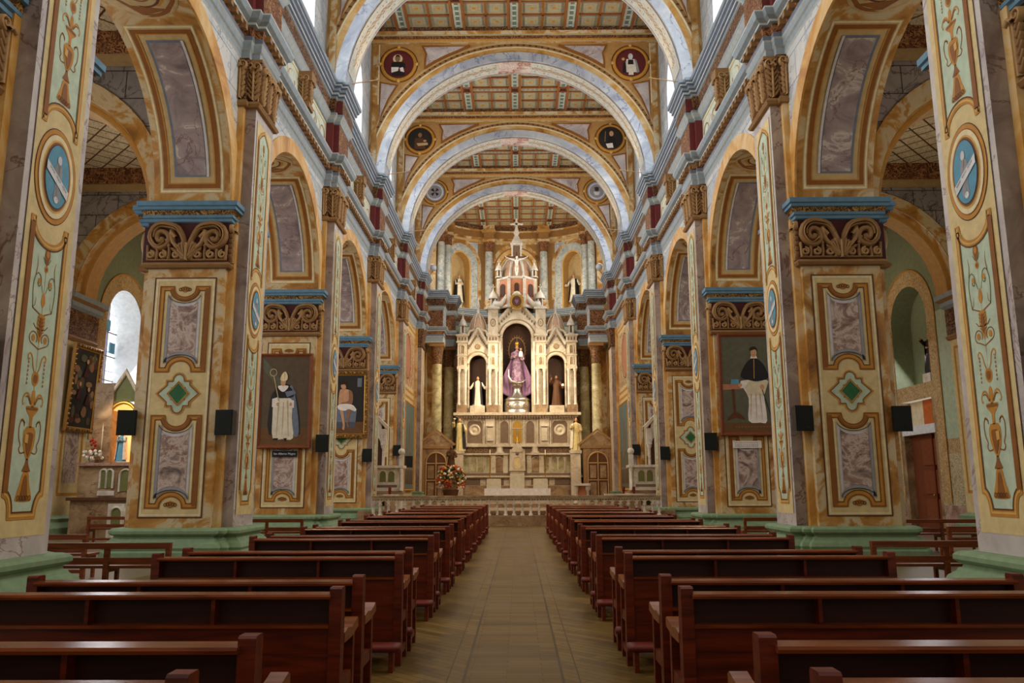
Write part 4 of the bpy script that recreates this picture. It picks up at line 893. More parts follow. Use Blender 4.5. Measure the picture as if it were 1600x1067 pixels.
# ================================================================== PEWS
L_ = 2.35
PY = [2.78, 5.1, 7.72, 10.5, 12.98, 15.6, 18.2, 20.8, 23.4, 26.0, 28.5]
def make_pew(s, narrow=False):
    """local: x from aisle end (0) outwards to L_, y towards the altar, z up"""
    root = bpy.data.objects.new('pew', None); COL.objects.link(root); root.empty_display_size = .2
    T = lambda x, y, z: (s*x, y, z)
    for e in (0, 1):
        x0 = 0 if e == 0 else L_-.075
        mb = MB(T); c = .012
        prof = [(0, 0), (.1, 0), (.1, .72), (.095, .99), (.085, 1.0), (.012, 1.0), (0, .99)]
        mb.poly([(x0, y, z) for y, z in prof], 'pew_wood'); mb.poly([(x0+.075, y, z) for y, z in prof], 'pew_wood')
        for i in range(len(prof)):
            a, b = prof[i], prof[(i+1) % len(prof)]; mb.poly([(x0, a[0], a[1]), (x0+.075, a[0], a[1]), (x0+.075, b[0], b[1]), (x0, b[0], b[1])], 'pew_wood')
        mb.build('end_post', root)
        mb = MB(T); mb.box(x0+.01, x0+.065, .43, .49, 0, .69, 'pew_wood'); mb.box(x0+.015, x0+.06, .1, .43, .36, .44, 'pew_wood'); mb.box(x0+.015, x0+.06, .1, .43, .08, .14, 'pew_wood'); mb.build('leg', root)
        mb = MB(T); pr = [(.1, .66), (.1, .72), (.2, .735), (.32, .72), (.42, .735), (.5, .755), (.53, .74), (.53, .69), (.45, .68), (.32, .66)]
        xa = x0-.005; 
        mb.poly([(xa, y, z) for y, z in pr], 'pew_arm'); mb.poly([(xa+.085, y, z) for y, z in pr], 'pew_arm')
        for i in range(len(pr)):
            a, b = pr[i], pr[(i+1) % len(pr)]; mb.poly([(xa, a[0], a[1]), (xa+.085, a[0], a[1]), (xa+.085, b[0], b[1]), (xa, b[0], b[1])], 'pew_arm')
        mb.build('armrest', root)
    x0, x1 = .075, L_-.075
    mb = MB(T); pr = [(-.035, .935), (-.04, .95), (-.03, .962), (.09, .965), (.1, .955), (.1, .935)]
    for i in range(len(pr)):
        a, b = pr[i], pr[(i+1) % len(pr)]; mb.poly([(x0-.01, a[0], a[1]), (x1+.01, a[0], a[1]), (x1+.01, b[0], b[1]), (x0-.01, b[0], b[1])], 'pew_rail')
    for x in (x0-.01, x1+.01): mb.poly([(x, y, z) for y, z in pr], 'pew_rail')
    mb.build('top_rail', root)
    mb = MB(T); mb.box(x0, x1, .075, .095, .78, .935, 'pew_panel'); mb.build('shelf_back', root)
    mb = MB(T); mb.box(x0, x1, -.01, .095, .762, .782, 'pew_rail'); mb.build('book_shelf', root)
    for q in (.335, .665):
        mb = MB(T); x = L_*q; mb.box(x-.012, x+.012, .0, .08, .782, .935, 'pew_wood'); mb.build('divider', root)
    mb = MB(T); mb.box(x0, x1, .03, .055, .2, .762, 'pew_wood'); mb.build('back_panel', root)
    mb = MB(T); mb.box(x0, x1, .06, .47, .43, .46, 'pew_rail'); mb.box(x0, x1, .42, .45, .36, .43, 'pew_wood'); mb.build('seat', root)
    mb = MB(T); mb.box(x0, x1, .02, .06, .14, .2, 'pew_wood'); mb.build('stretcher', root)
    kn = MB(T); r = .05
    rows = []
    for x, k in ((-.03, .5), (-.02, .9), (.05, 1), (L_-.05, 1), (L_+.02, .9), (L_+.03, .5)):
        rows.append([(x, (-.085 if narrow else -.21)+k*(.065 if narrow else .1)*cos(2*pi*j/12), .205+k*.042*sin(2*pi*j/12)) for j in range(12)])
    kn.grid(rows, 'kneeler_red', True, True); kn.poly(rows[0], 'kneeler_red'); kn.poly(rows[-1], 'kneeler_red')
    k = kn.build('kneeler', root)
    for x in (.03, L_/2, L_-.07):
        m2 = MB(T); m2.box(x, x+.04, *((-.12, -.05) if narrow else (-.27, -.15)), 0, .17, 'pew_wood'); m2.build('leg', k)
    return root
NEAR = {0: 'cut off at the lower edge of the picture'}
for s in (-1, 1):
    L_ = 2.34 if s < 0 else 2.5
    protos = [make_pew(s), make_pew(s, True)]; row = 0
    for i in range(11):
        for j, dy in enumerate((0, .7)):
            y = PY[i]+dy
            o = protos[j] if i == 0 else copy_tree(protos[j])
            o.location = ((.06+s*1.03), y+R_.uniform(-.02, .02), 0)
            num = ['frontmost', 'second', 'third', 'fourth', 'fifth', 'sixth', 'seventh', 'eighth', 'ninth', 'tenth', 'eleventh', 'twelfth', 'thirteenth', 'fourteenth', 'fifteenth', 'sixteenth', 'seventeenth', 'eighteenth', 'nineteenth', 'twentieth', 'twenty-first', 'last'][row]
            ex = ', nearest the viewer' if row == 0 else (', nearest the altar' if row == 21 else ', counted from the viewer')
            tag(o, 'reddish brown pew, %s row %s of the aisle%s' % (num, SIDE[s], ex), 'pew', 'pews %s of the aisle' % SIDE[s]); row += 1

# ================================================================== OPEN SIDE BENCHES
def make_bench(Lb, h=.78, low=False):
    root = bpy.data.objects.new('side_bench', None); COL.objects.link(root)
    mb = MB(); mb.box(0, Lb, -.02, .08, h-.09, h, 'side_wood'); mb.build('top_rail', root)
    for x in (0.0, Lb*.52, Lb-.07):
        mb = MB(); mb.box(x, x+.07, 0, .07, 0, h-.09, 'side_wood'); mb.box(x+.01, x+.06, .07, .42, .34, .4, 'side_wood'); mb.box(x+.01, x+.06, .36, .42, 0, .34, 'side_wood'); mb.build('leg', root)
    mb = MB(); mb.box(-.04, Lb+.04, .04, .44, .4, .44, 'side_wood'); mb.build('seat', root)
    mb = MB(); mb.box(.05, Lb-.05, .01, .05, .46, .56, 'side_wood'); mb.build('back_slat', root)
    mb = MB(); mb.box(.05, Lb-.05, .02, .06, .1, .16, 'side_wood'); mb.build('stretcher', root)
    return root
B0 = make_bench(2.1)
spots = [(-7.3, 12.6, 'open-backed bench left of the pews, behind the largest green plinth', 0), (5.45, 12.6, 'open-backed bench right of the pews, beside the front right pier plinth', 0),
         (-7.75, 22.0, 'open-backed bench half hidden between the second and third left piers', 0), (6.1, 22.0, 'open-backed bench half hidden between the second and third right piers', 0),
         (-12.6, 24.2, 'dark bench before the lit side altar in the left aisle', 0), (8.9, 17.0, 'bench with long top rail in the right aisle before the wooden door', .02), (11.2, 17.2, 'bench in the right aisle nearest the patterned dado', 0),
         (9.4, 14.6, 'low-looking bench in the right aisle behind the front right bench', 0), (9.5, 20.6, 'bench furthest back in the right aisle, below the door', 0), (11.9, 20.6, 'bench furthest back in the right aisle, beside the tiled dado', 0), (-9.8, 14.9, 'bench in the left aisle behind the front left bench', 0)]
for i, (x, y, lab, rz) in enumerate(spots):
    o = B0 if i == 0 else copy_tree(B0); o.location = (x, y, 0); o.rotation_euler = (0, 0, rz); tag(o, lab, 'bench', 'open side benches')

# ================================================================== SPEAKERS
def make_speaker(sx=.42, sy=.34, sz=.58):
    root = bpy.data.objects.new('loudspeaker', None); COL.objects.link(root)
    mb = MB(); h = sz/2
    f = [(-sx/2, -sy, -h), (sx/2, -sy, -h), (sx/2, -sy, h), (-sx/2, -sy, h)]; b = [(-sx*.33, 0, -h*.92), (sx*.33, 0, -h*.92), (sx*.33, 0, h*.96), (-sx*.33, 0, h*.96)]
    mb.poly(f, 'speaker_black'); mb.poly(b, 'speaker_black')
    for i in range(4): mb.poly([f[i], f[(i+1) % 4], b[(i+1) % 4], b[i]], 'speaker_black')
    mb.build('cabinet', root)
    mb = MB(); mb.box(-sx/2+.02, sx/2-.02, -sy-.012, -sy, -h+.02, h-.02, 'speaker_grille'); mb.build('grille', root)
    mb = MB(); mb.lathe([(.001, 0), (.022, .002), (.022, .01)], n=12, mat='silver')
    o = mb.build('badge', root); o.rotation_euler = (pi/2, 0, 0); o.location = (0.05, -sy-.01, -h+.09); o['label'] = 'round silver badge'
    mb = MB(); mb.box(-.05, .05, 0, .12, -.08, .08, 'steel'); mb.build('bracket', root)
    return root
S0 = make_speaker()
sp = [(-6.56, 18.68, 3.07, -.12, 'loudspeaker on the aisle-facing side of the second left pier pilaster'), (-8.87, 18.68, 3.07, .15, 'loudspeaker on the window side of the second left pier'),
      (6.56, 18.68, 3.12, .12, 'loudspeaker on the aisle-facing side of the second right pier pilaster'), (8.85, 18.68, 3.1, -.15, 'loudspeaker on the doorway side of the second right pier'),
      (-6.56, 27.43, 3.06, .3, 'loudspeaker right of the mitred bishop painting'), (6.56, 27.43, 3.08, -.1, 'loudspeaker left of the black-caped cleric painting'),
      (-6.56, 36.18, 3.0, 0, 'loudspeaker right of the gilt-framed seated man painting'), (6.56, 36.18, 3.05, 0, 'loudspeaker between the small diamond panel and the right pulpit'),
      (-6.56, 44.93, 3.6, 0, 'loudspeaker above the left white pulpit'), (6.56, 44.93, 3.6, 0, 'loudspeaker above the right white pulpit'),
      (-6.56, 9.93, 3.2, 0, 'loudspeaker cut off by the left edge of the picture'), (6.56, 9.93, 3.2, 0, 'loudspeaker cut off by the right edge of the picture')]
for i, (x, y, z, rz, lab) in enumerate(sp):
    o = S0 if i == 0 else copy_tree(S0); o.location = (x, y, z); o.rotation_euler = (0, 0, rz); tag(o, 'black wedge-shaped '+lab, 'loudspeaker', 'black loudspeakers on the piers')
mb = MB(); mb.box(-.2, .2, -.4, 0, -.32, .32, 'speaker_black'); mb.lathe([(.16, 0), (.1, .03), (.03, .05), (.001, .05)], (0, 0, 0), 16, 'speaker_grille')
root = empty('stage_loudspeaker', (-6.25, 46.9, 3.05), 'tilted black loudspeaker hanging against the left blue-green wall painting', 'loudspeaker', rz=.3); mb.build('cabinet', root)
mb = MB(); mb.tube([(-.62, .15, .35), (-.3, 0, .3), (0, -.1, .3)], .02, 6, 'steel'); mb.build('mounting_arm', root)

# ================================================================== PAINTINGS
def text(body, size, loc, mat, parent, name='lettering', rx=pi/2, rz=0):
    c = bpy.data.curves.new('t', 'FONT'); c.body = body; c.size = size; c.align_x = 'CENTER'; c.align_y = 'CENTER'; c.extrude = .002
    o = bpy.data.objects.new('t', c); COL.objects.link(o); dg = bpy.context.evaluated_depsgraph_get(); me = bpy.data.meshes.new_from_object(o.evaluated_get(dg))
    bpy.data.objects.remove(o); me.materials.clear(); me.materials.append(MATS[mat]); o = bpy.data.objects.new(name, me); COL.objects.link(o); o.location = loc; o.rotation_euler = (rx, 0, rz); o.parent = parent; return o
def painting(loc, wd, ht, label, draw, fw=.11, fmat='wood_frame', bg='canvas_brown', rz=0, name='framed_painting', tilt=.04, ornate=False):
    root = empty(name, loc, label, 'painting'); root.rotation_euler = (tilt, 0, rz)
    mb = MB(); mb.box(-wd/2, wd/2, -.04, 0, 0, ht, bg); P = Paint(mb, lambda u, v, h: (u, -.04-h, v), .003, True); draw(P, wd, ht); mb.build('canvas', root)
    mb = MB(); path = [(-wd/2, 0), (wd/2, 0), (wd/2, ht), (-wd/2, ht)]
    prof = [(-.01, .0), (-.01, .05), (.02, .06), (.05, .09), (fw-.03, .1), (fw, .07), (fw, 0)]
    n = len(path); rows = []
    for o_, h in prof: rows.append([(-wd/2-o_, -h, -o_), (wd/2+o_, -h, -o_), (wd/2+o_, -h, ht+o_), (-wd/2-o_, -h, ht+o_)])
    ml = [fmat]*(len(prof)-1)
    if ornate: ml[1] = 'gold'; ml[3] = 'gilt_carving'
    mb.grid(rows, fmat, False, True, ml)
    if ornate:
        for i in range(16):
            for sg in (-1, 1): mb.sphere((sg*(wd/2+fw*.5), -.1, ht*(i+.5)/16), .045, 'gilt_frame' if i % 2 else 'gold', 6)
        for i in range(9):
            for z in (-fw*.5, ht+fw*.5): mb.sphere((-wd/2+wd*(i+.5)/9, -.1, z), .045, 'gilt_frame' if i % 2 else 'gold', 6)
    mb.build('frame', root)
    return root
def fold(P, pts, mat, lv=6):
    for a, b in pts: P.stroke([a, b], .03, mat, lv, taper=True)
def bishop(P, w_, h_):
    Q = lambda pts: [(u*w_, v*h_) for u, v in pts]
    P.rect(-w_/2, w_/2, 0, h_*.2, 'canvas_floor', 1); P.fill(Q([(-.5, .98), (-.46, .98), (-.08, .72), (-.14, .66), (-.5, .88)]), 'canvas_green', 1)
    P.fill(Q([(-.08, .68), (-.24, .6), (-.3, .48), (-.3, .12), (.28, .12), (.34, .16), (.3, .4), (.2, .62), (.1, .68)]), 'canvas_dark', 2); P.fill(Q([(.1, .66), (.2, .6), (.32, .15), (.18, .12), (.1, .4)]), 'grey_paint' if 0 else 'greyblue', 3)
    P.fill(Q([(-.2, .52), (.14, .52), (.16, .3), (.2, .08), (-.02, .07), (-.22, .08), (-.24, .3)]), 'white_cloth', 4); P.fill(Q([(-.16, .66), (.04, .67), (.16, .62), (.17, .54), (-.19, .54)]), 'black_cloth', 5); P.fill(Q([(-.14, .67), (.06, .67), (.04, .63), (-.04, .6), (-.12, .63)]), 'linen', 6)
    P.fill(Q([(-.26, .52), (-.15, .54), (-.12, .42), (-.26, .43)]), 'linen', 5); P.fill(Q([(.08, .52), (.2, .5), (.2, .42), (.1, .42)]), 'linen', 6); P.disc(-.14*w_, .46*h_, .03*w_, .022*h_, 'skin', 7, 8); P.disc(.13*w_, .46*h_, .03*w_, .022*h_, 'skin', 7, 8)
    P.disc(-.04*w_, .71*h_, .055*w_, .045*h_, 'skin', 7, 14); P.fill(Q([(-.1, .73), (.03, .73), (.05, .78), (-.0, .83), (-.07, .8)]), 'cream_light', 8); P.stroke(Q([(-.02, .74), (-.01, .81)]), .02, 'gold', 9)
    P.fill(Q([(.0, .6), (.2, .62), (.24, .58), (.05, .54)]), 'greyblue', 8); P.stroke(Q([(-.12, .5), (-.24, .78)]), .03, 'cream_dull', 8); P.ring(-.25*w_, .82*h_, .07*w_, .04*h_, .025, 'cream_dull', 8)
    P.disc(-.1*w_, .73*h_, .008, .008, 'hair', 9, 6)
    fold(P, [((-.12*w_, .48*h_), (-.15*w_, .1*h_)), ((-.02*w_, .48*h_), (-.03*w_, .1*h_)), ((.06*w_, .5*h_), (.1*w_, .1*h_))], 'cream_dull')
    P.fill(Q([(-.2, .08), (-.1, .08), (-.12, .06), (-.22, .06)]), 'black_cloth', 6); P.fill(Q([(0, .08), (.08, .08), (.04, .04)]), 'black_cloth', 6)
def cleric(P, w_, h_):
    Q = lambda pts: [(u*w_, v*h_) for u, v in pts]
    P.rect(-w_/2, w_/2, 0, h_*.24, 'canvas_green', 1); P.rect(-w_/2, w_/2, 0, h_*.1, 'canvas_floor', 2)
    P.fill(Q([(-.08, .54), (.38, .54), (.3, .4), (.34, .12), (.2, .1), (-.02, .12), (.0, .35), (-.14, .5)]), 'linen', 3); P.fill(Q([(-.08, .53), (.4, .53), (.3, .38), (-.02, .38)]), 'chair_white', 4); fold(P, [((.05*w_, .4*h_), (.02*w_, .13*h_)), ((.14*w_, .4*h_), (.14*w_, .13*h_)), ((.22*w_, .4*h_), (.25*w_, .13*h_))], 'cream_dull')
    P.fill(Q([(.06, .76), (.18, .77), (.32, .7), (.4, .57), (.2, .53), (.04, .54), (-.14, .58), (-.05, .7)]), 'black_cloth', 6); P.stroke(Q([(.13, .76), (.12, .56)]), .02, 'gold', 7)
    P.fill(Q([(.06, .77), (.2, .77), (.18, .8), (.08, .8)]), 'linen', 7); P.disc(.13*w_, .83*h_, .06*w_, .05*h_, 'skin', 8, 16); P.fill(Q([(.06, .85), (.07, .885), (.15, .895), (.2, .87), (.2, .84), (.16, .865)]), 'hair', 9)
    P.disc(.1*w_, .836*h_, .009, .007, 'hair', 10, 6); P.disc(.15*w_, .836*h_, .009, .007, 'hair', 10, 6); P.stroke(Q([(.1, .805), (.15, .805)]), .01, 'maroon', 10)
    P.fill(Q([(-.14, .53), (-.16, .46), (-.06, .46), (0, .52)]), 'linen', 7); P.disc(-.16*w_, .49*h_, .04*w_, .022*h_, 'skin', 8, 8); P.disc(.27*w_, .47*h_, .04*w_, .03*h_, 'skin', 8, 8); P.stroke(Q([(.26, .46), (.44, .12)]), .025, 'black_cloth', 7)
    P.fill(Q([(-.5, .5), (-.1, .5), (-.12, .45), (-.5, .44)]), 'panel_rust', 3); P.fill(Q([(-.34, .5), (-.18, .5), (-.18, .55), (-.33, .55)]), 'blue', 5); P.stroke(Q([(-.3, .45), (-.28, .2)]), .09, 'brown_dark', 3); P.fill(Q([(-.44, .12), (-.32, .2), (-.2, .2), (-.08, .13), (-.26, .15)]), 'brown_dark', 4)
    for i in range(12): P.stroke(Q([(-.28+.06*i, .055), (-.25+.06*i, .06)]), .012, 'cream_dark', 5)
    for i in range(8): P.stroke(Q([(-.34+.06*i, .92), (-.31+.06*i, .925)]), .012, 'brown', 5)
def seated(P, w_, h_):
    Q = lambda pts: [(u*w_, v*h_) for u, v in pts]
    P.rect(-w_/2, w_/2, 0, h_*.2, 'canvas_floor', 1); P.fill(Q([(-.3, .1), (.25, .1), (.3, .42), (-.3, .42)]), 'greyblue', 1); P.fill(Q([(.3, .8), (.42, .8), (.42, .95), (.3, .95)]), 'greyblue', 1)
    P.fill(Q([(-.16, .75), (.06, .75), (.14, .7), (.1, .48), (-.14, .48)]), 'skin', 3); P.fill(Q([(.06, .74), (.17, .7), (.18, .54), (.1, .5), (-.2, .5), (-.2, .53), (.06, .56)]), 'skin_dark', 4); P.fill(Q([(-.22, .52), (-.14, .52), (-.1, .72), (-.16, .76), (-.2, .7)]), 'skin', 5)
    P.disc(-.08*w_, .82*h_, .08*w_, .06*h_, 'skin', 5, 14); P.fill(Q([(-.18, .84), (-.14, .91), (-.02, .9), (.03, .82), (0, .76), (-.04, .84)]), 'hair', 6); P.disc(-.11*w_, .825*h_, .01, .008, 'hair', 7, 6); P.disc(-.05*w_, .825*h_, .01, .008, 'hair', 7, 6)
    P.fill(Q([(-.2, .5), (.14, .5), (.28, .42), (.24, .38), (.08, .42), (-.04, .39), (-.22, .42)]), 'linen', 6)
    P.fill(Q([(-.18, .42), (-.08, .41), (-.02, .14), (-.07, .13)]), 'skin', 5); P.fill(Q([(.04, .42), (.14, .41), (.06, .18), (.02, .16)]), 'skin_dark', 5); P.fill(Q([(-.08, .14), (-.02, .14), (-.04, .06), (-.1, .08)]), 'skin', 6); P.fill(Q([(.02, .17), (.06, .17), (.12, .12), (.04, .12)]), 'skin_dark', 6)
def darkscene(P, w_, h_):
    rr = random.Random(3)
    for i in range(26):
        u, v = rr.uniform(-.42, .42)*w_, rr.uniform(.08, .92)*h_; P.disc(u, v, rr.uniform(.05, .14)*w_, rr.uniform(.03, .08)*h_, rr.choice(['canvas_brown', 'brown_cloth', 'gilt_brown', 'canvas_green', 'skin_dark']), 1+i*.3, 10)
    for u, v in ((0, .75), (-.2, .45), (.18, .4)): P.fill([((u-.12)*w_, (v-.1)*h_), ((u+.12)*w_, (v-.1)*h_), (u*w_, (v+.08)*h_)], 'maroon_dark', 12); P.disc(u*w_, (v+.1)*h_, .05*w_, .03*h_, 'skin', 13, 10)
def glory(P, w_, h_):
    P.rect(-w_/2, w_/2, h_*.45, h_, 'canvas_teal', 1, 1, 3); P.fill([(-.3*w_, h_*.1), (.3*w_, h_*.12), (.12*w_, h_*.55), (0, h_*.8), (-.15*w_, h_*.5)], 'canvas_green', 2);
    for i, q in enumerate((-.2, -.12, -.02, .08, .16)): P.stroke([(q*w_, h_*(.34+.03*i)), (q*w_*1.1, h_*.6), (q*w_*.8, h_*.86)], .22, ['canvas_green', 'grey_paint', 'canvas_teal', 'cream_dark', 'canvas_green'][i], 3, taper=True)
    for q in (-.3, -.1, .15, .34): P.fill([((q-.07)*w_, h_*.06), ((q+.07)*w_, h_*.06), ((q+.03)*w_, h_*.22), ((q-.03)*w_, h_*.22)], 'brown_cloth', 4); P.disc(q*w_, h_*.24, .035*w_, .012*h_, 'skin', 5, 8)
painting((-7.76, 27.14, 3.0), 1.62, 2.98, 'wood-framed painting of a mitred bishop in white robe holding a crozier', bishop)
painting((7.85, 27.14, 3.38), 1.72, 3.22, 'wood-framed painting of a cleric in black cape beside a small table', cleric, .12, 'wood_frame', 'canvas_green')
painting((-7.55, 35.88, 3.95), 1.6, 2.6, 'gilt-framed painting of a seated bare-chested man resting his head on one hand', seated, .2, 'gilt_frame', 'canvas_dark', ornate=True)
painting((-15.38, 28.3, 3.7), 1.55, 2.75, 'gilt-framed dark crowded painting hanging in the left aisle beside the window', darkscene, .16, 'gilt_frame', 'canvas_dark', rz=pi/2, ornate=True)
painting((-6.74, 50.6, 1.5), 4.2, 5.2, 'large blue-green painting low on the left chancel wall', glory, .1, 'ochre', 'canvas_teal', rz=pi/2, tilt=0, name='wall_painting')
painting((6.74, 50.6, 1.5), 4.2, 5.2, 'large grey-green painting low on the right chancel wall', glory, .1, 'ochre', 'canvas_green', rz=-pi/2, tilt=0, name='wall_painting')
o = empty('name_plate', (-7.72, 27.2, 2.72), 'black name plate with white lettering under the mitred bishop painting', 'plate'); mb = MB(); mb.box(-.42, .42, -.03, 0, -.1, .1, 'speaker_black'); mb.build('plate', o); text('San Alberto Magno', .095, (0, -.034, 0), 'white_paint', o)
o = empty('name_plate', (7.75, 27.2, 2.98), 'white name plate under the black-caped cleric painting', 'plate'); mb = MB(); mb.box(-.48, .48, -.03, 0, -.12, .12, 'linen')
P = Paint(mb, lambda u, v, h: (u, -.03-h, v), .002)
for r_, v in enumerate((.05, -.02, -.07)):
    for i in range(12): P.stroke([(-.4+.065*i, v), (-.36+.065*i, v+.005)], .018, 'greyblue', 1)
mb.build('plate', o)

# ================================================================== ALTAR RAIL
def balustrade(x0, x1, name, label, n, gate=False):
    root = empty(name, ((x0+x1)/2, 34.75, .28), label, 'altar rail', 'marble altar rail'); c = (x0+x1)/2; w_ = x1-x0
    mb = MB(); mb.box(-w_/2, w_/2, -.16, .16, 0, .14, 'stone_brown'); mb.box(-w_/2, w_/2, -.2, .2, -.28, 0, 'stone_brown'); mb.build('plinth', root)
    mb = MB(); mb.box(-w_/2, w_/2, -.17, .17, .9, .97, 'stone_brown'); mb.box(-w_/2, w_/2, -.13, .13, .84, .9, 'stone_ivory'); mb.build('hand_rail', root)
    st = w_/n
    mb = MB()      # row of little arches under the rail
    for i in range(n):
        xc = -w_/2+st*(i+.5); r = st*.36; m = 10
        A = [(xc-r*cos(pi*j/m), .66+r*.75*sin(pi*j/m)) for j in range(m+1)]
        for y in (-.08, .08):
            mb.poly([(xc-st/2, y, .6), (xc-r, y, .6), (xc-r, y, .86), (xc-st/2, y, .86)], 'stone_ivory'); mb.poly([(xc+r, y, .6), (xc+st/2, y, .6), (xc+st/2, y, .86), (xc+r, y, .86)], 'stone_ivory')
            for j in range(m): mb.poly([(A[j][0], y, A[j][1]), (A[j+1][0], y, A[j+1][1]), (A[j+1][0], y, .86), (A[j][0], y, .86)], 'stone_ivory')
        mb.grid([[(a, -.08, b) for a, b in A], [(a, .08, b) for a, b in A]], 'stone_ivory')
        for q in (-.3, 0, .3): mb.sphere((xc+q*st, -.09, .8), .03, 'stone_brown', 6)
    mb.build('arcade', root)
    for i in range(n+1):
        x = -w_/2+st*i; x = min(max(x, -w_/2+.07), w_/2-.07); mb = MB()
        if gate and i in (2, n-2):
            for j in range(6): mb.sphere((x, -.02, .19+.08*j), .055, 'white_marble', 8)
            mb.box(x-.03, x+.03, 0, .04, .14, .62, 'stone_brown')
        else: mb.lathe([(.09, .14), (.09, .2), (.05, .24), (.07, .33), (.045, .45), (.06, .55), (.09, .58), (.09, .64)], (x, 0, 0), 12, 'white_marble')
        mb.build('baluster', root)
balustrade(-1.5, 1.68, 'altar_rail', 'open middle section of the marble altar rail at the end of the aisle', 9, True)
balustrade(-6.1, -1.5, 'altar_rail', 'left section of the marble altar rail behind the left pews', 13)
balustrade(1.68, 6.1, 'altar_rail', 'right section of the marble altar rail behind the right pews', 13)

# ================================================================== WHITE PULPITS AND SIDE ALTARS
for s in (-1, 1):
    T = lambda x, y, z, s=s: (s*x, y, z)
    root = empty('pulpit', (s*5.95, 38.7, .6), 'white marble %s' % ('pulpit with twin green arches, left of the altar' if s < 0 else 'pulpit with twin arches and globe finial, right of the altar'), 'pulpit')
    mb = MB(T); mb.box(-.55, .75, -.35, .5, 0, .14, 'white_marble')
    for a, b in ((-.55, -.42), (-.02, .1), (.5, .75)): mb.box(a, b, -.33, .48, .14, .62, 'white_marble')
    mb.box(-.5, .7, .3, .46, .14, .62, 'moss'); mb.box(-.55, .75, -.35, .5, .55, .72, 'white_marble'); mb.build('base', root)
    mb = MB(T); mb.box(-.62, .8, -.42, .55, .72, .84, 'stone_brown'); mb.build('ledge', root)
    mb = MB(T); mb.box(-.55, .72, -.36, .5, .84, 1.9, 'white_marble'); mb.box(-.36, .6, -.37, -.34, 1.0, 1.12, 'stone_inset')
    P = Paint(mb, lambda u, v, h: (u, -.36-h, v), .012)
    for c in (-.08, .32):
        P.fill([(c-.14, 1.25)]+[(c-.14*cos(pi*i/10), 1.6+.15*sin(pi*i/10)) for i in range(11)]+[(c+.14, 1.25)], 'moss', 1)
        P.stroke([(c-.17, 1.22)]+[(c-.17*cos(pi*i/10), 1.6+.18*sin(pi*i/10)) for i in range(11)]+[(c+.17, 1.22)], .05, 'stone_ivory', 2, relief=.03)
    mb.build('body', root)
    for x in (-.55, .7):
        mb = MB(T); mb.lathe([(.09, .84), (.09, .95), (.055, 1.0), (.055, 1.7), (.09, 1.8), (.09, 1.9)], (x, -.4, 0), 12, 'white_marble'); mb.build('colonnette', root)
    mb = MB(T); mb.box(-.66, .84, -.5, .58, 1.9, 2.02, 'white_marble'); mb.build('desk', root)
    fx = -.55 if s < 0 else -.55
    mb = MB(T); mb.box(fx-.1, fx+.1, -.45, -.25, 2.02, 2.5, 'white_marble'); mb.sphere((fx, -.35, 2.66), .16, 'white_marble', 14); mb.build('finial', root)
    # side altar niche between the piers
    root = empty('side_altar', (s*7.4, 41.2, 0), 'white %s-hand side altar with pointed gable and arched niche between the far piers' % SIDE[s], 'altar')
    mb = MB(T); mb.box(-.9, 1.3, -.5, .6, 0, 1.9, 'white_marble'); mb.box(-1.0, 1.3, -.6, .6, 1.9, 2.05, 'stone_ivory'); mb.build('base', root)
    for x in (-.72, .9):
        mb = MB(T); mb.lathe([(.12, 2.05), (.12, 2.2), (.07, 2.26), (.07, 3.5), (.12, 3.6), (.12, 3.7)], (x, -.35, 0), 12, 'white_marble'); mb.box(x-.13, x+.13, -.48, -.2, 3.7, 4.5, 'white_marble'); mb.build('colonnette', root)
    mb = MB(T); mb.box(-.62, .8, .3, .5, 2.05, 5.0, 'niche_brown'); mb.build('niche_back', root)
    mb = MB(T); m = 12; A = [(.09-.7*cos(pi*i/m), 3.6+.75*sin(pi*i/m)) for i in range(m+1)]
    for y in (-.42, -.25):
        for i in range(m): x_ = A[i][0]; x2 = A[i+1][0]; g = lambda x: 5.45-abs(x-.09)*1.05; mb.poly([(x_, y, A[i][1]), (x2, y, A[i+1][1]), (x2, y, g(x2)), (x_, y, g(x_))], 'white_marble')
    mb.grid([[(a, -.42, b) for a, b in A], [(a, -.25, b) for a, b in A]], 'stone_ivory')
    mb.build('arch', root)
    mb = MB(T)
    for q in (-1, 1): mb.poly([(.09+q*.95, -.5, 4.5), (.09, -.5, 5.5), (.09, -.5, 5.68), (.09+q*1.08, -.5, 4.58)], 'stone_ivory'); mb.poly([(.09+q*1.08, -.5, 4.58), (.09, -.5, 5.68), (.09, .1, 5.68), (.09+q*1.08, .1, 4.58)], 'white_marble')
    mb.build('gable', root)

# ================================================================== MENSA, CHAIRS, LECTERN
root = empty('altar_table', (.05, 44.0, .78), 'long altar table covered by a white cloth before three white chairs', 'table')
mb = MB(); mb.box(-1.5, 1.5, -.35, .35, 0, .66, 'stone_ivory'); mb.build('base', root)
mb = MB(); mb.box(-1.72, 1.72, -.45, .45, .66, .74, 'stone_ivory'); mb.build('tabletop', root)
mb = MB(); rows = [[(x, -.47-.012*sin(x*18), z) for x in [-1.76+3.52*i/60 for i in range(61)]] for z in (.36, .55, .745)]; mb.grid(rows, 'linen'); mb.box(-1.76, 1.76, -.47, .47, .742, .755, 'linen')
for s in (-1, 1): mb.poly([(s*1.765, -.47, .36), (s*1.765, .47, .36), (s*1.765, .47, .75), (s*1.765, -.47, .75)], 'linen')
tag(mb.build('altar_cloth', None, (.05, 44.0, .78)), 'white cloth lying over the altar table', 'cloth')
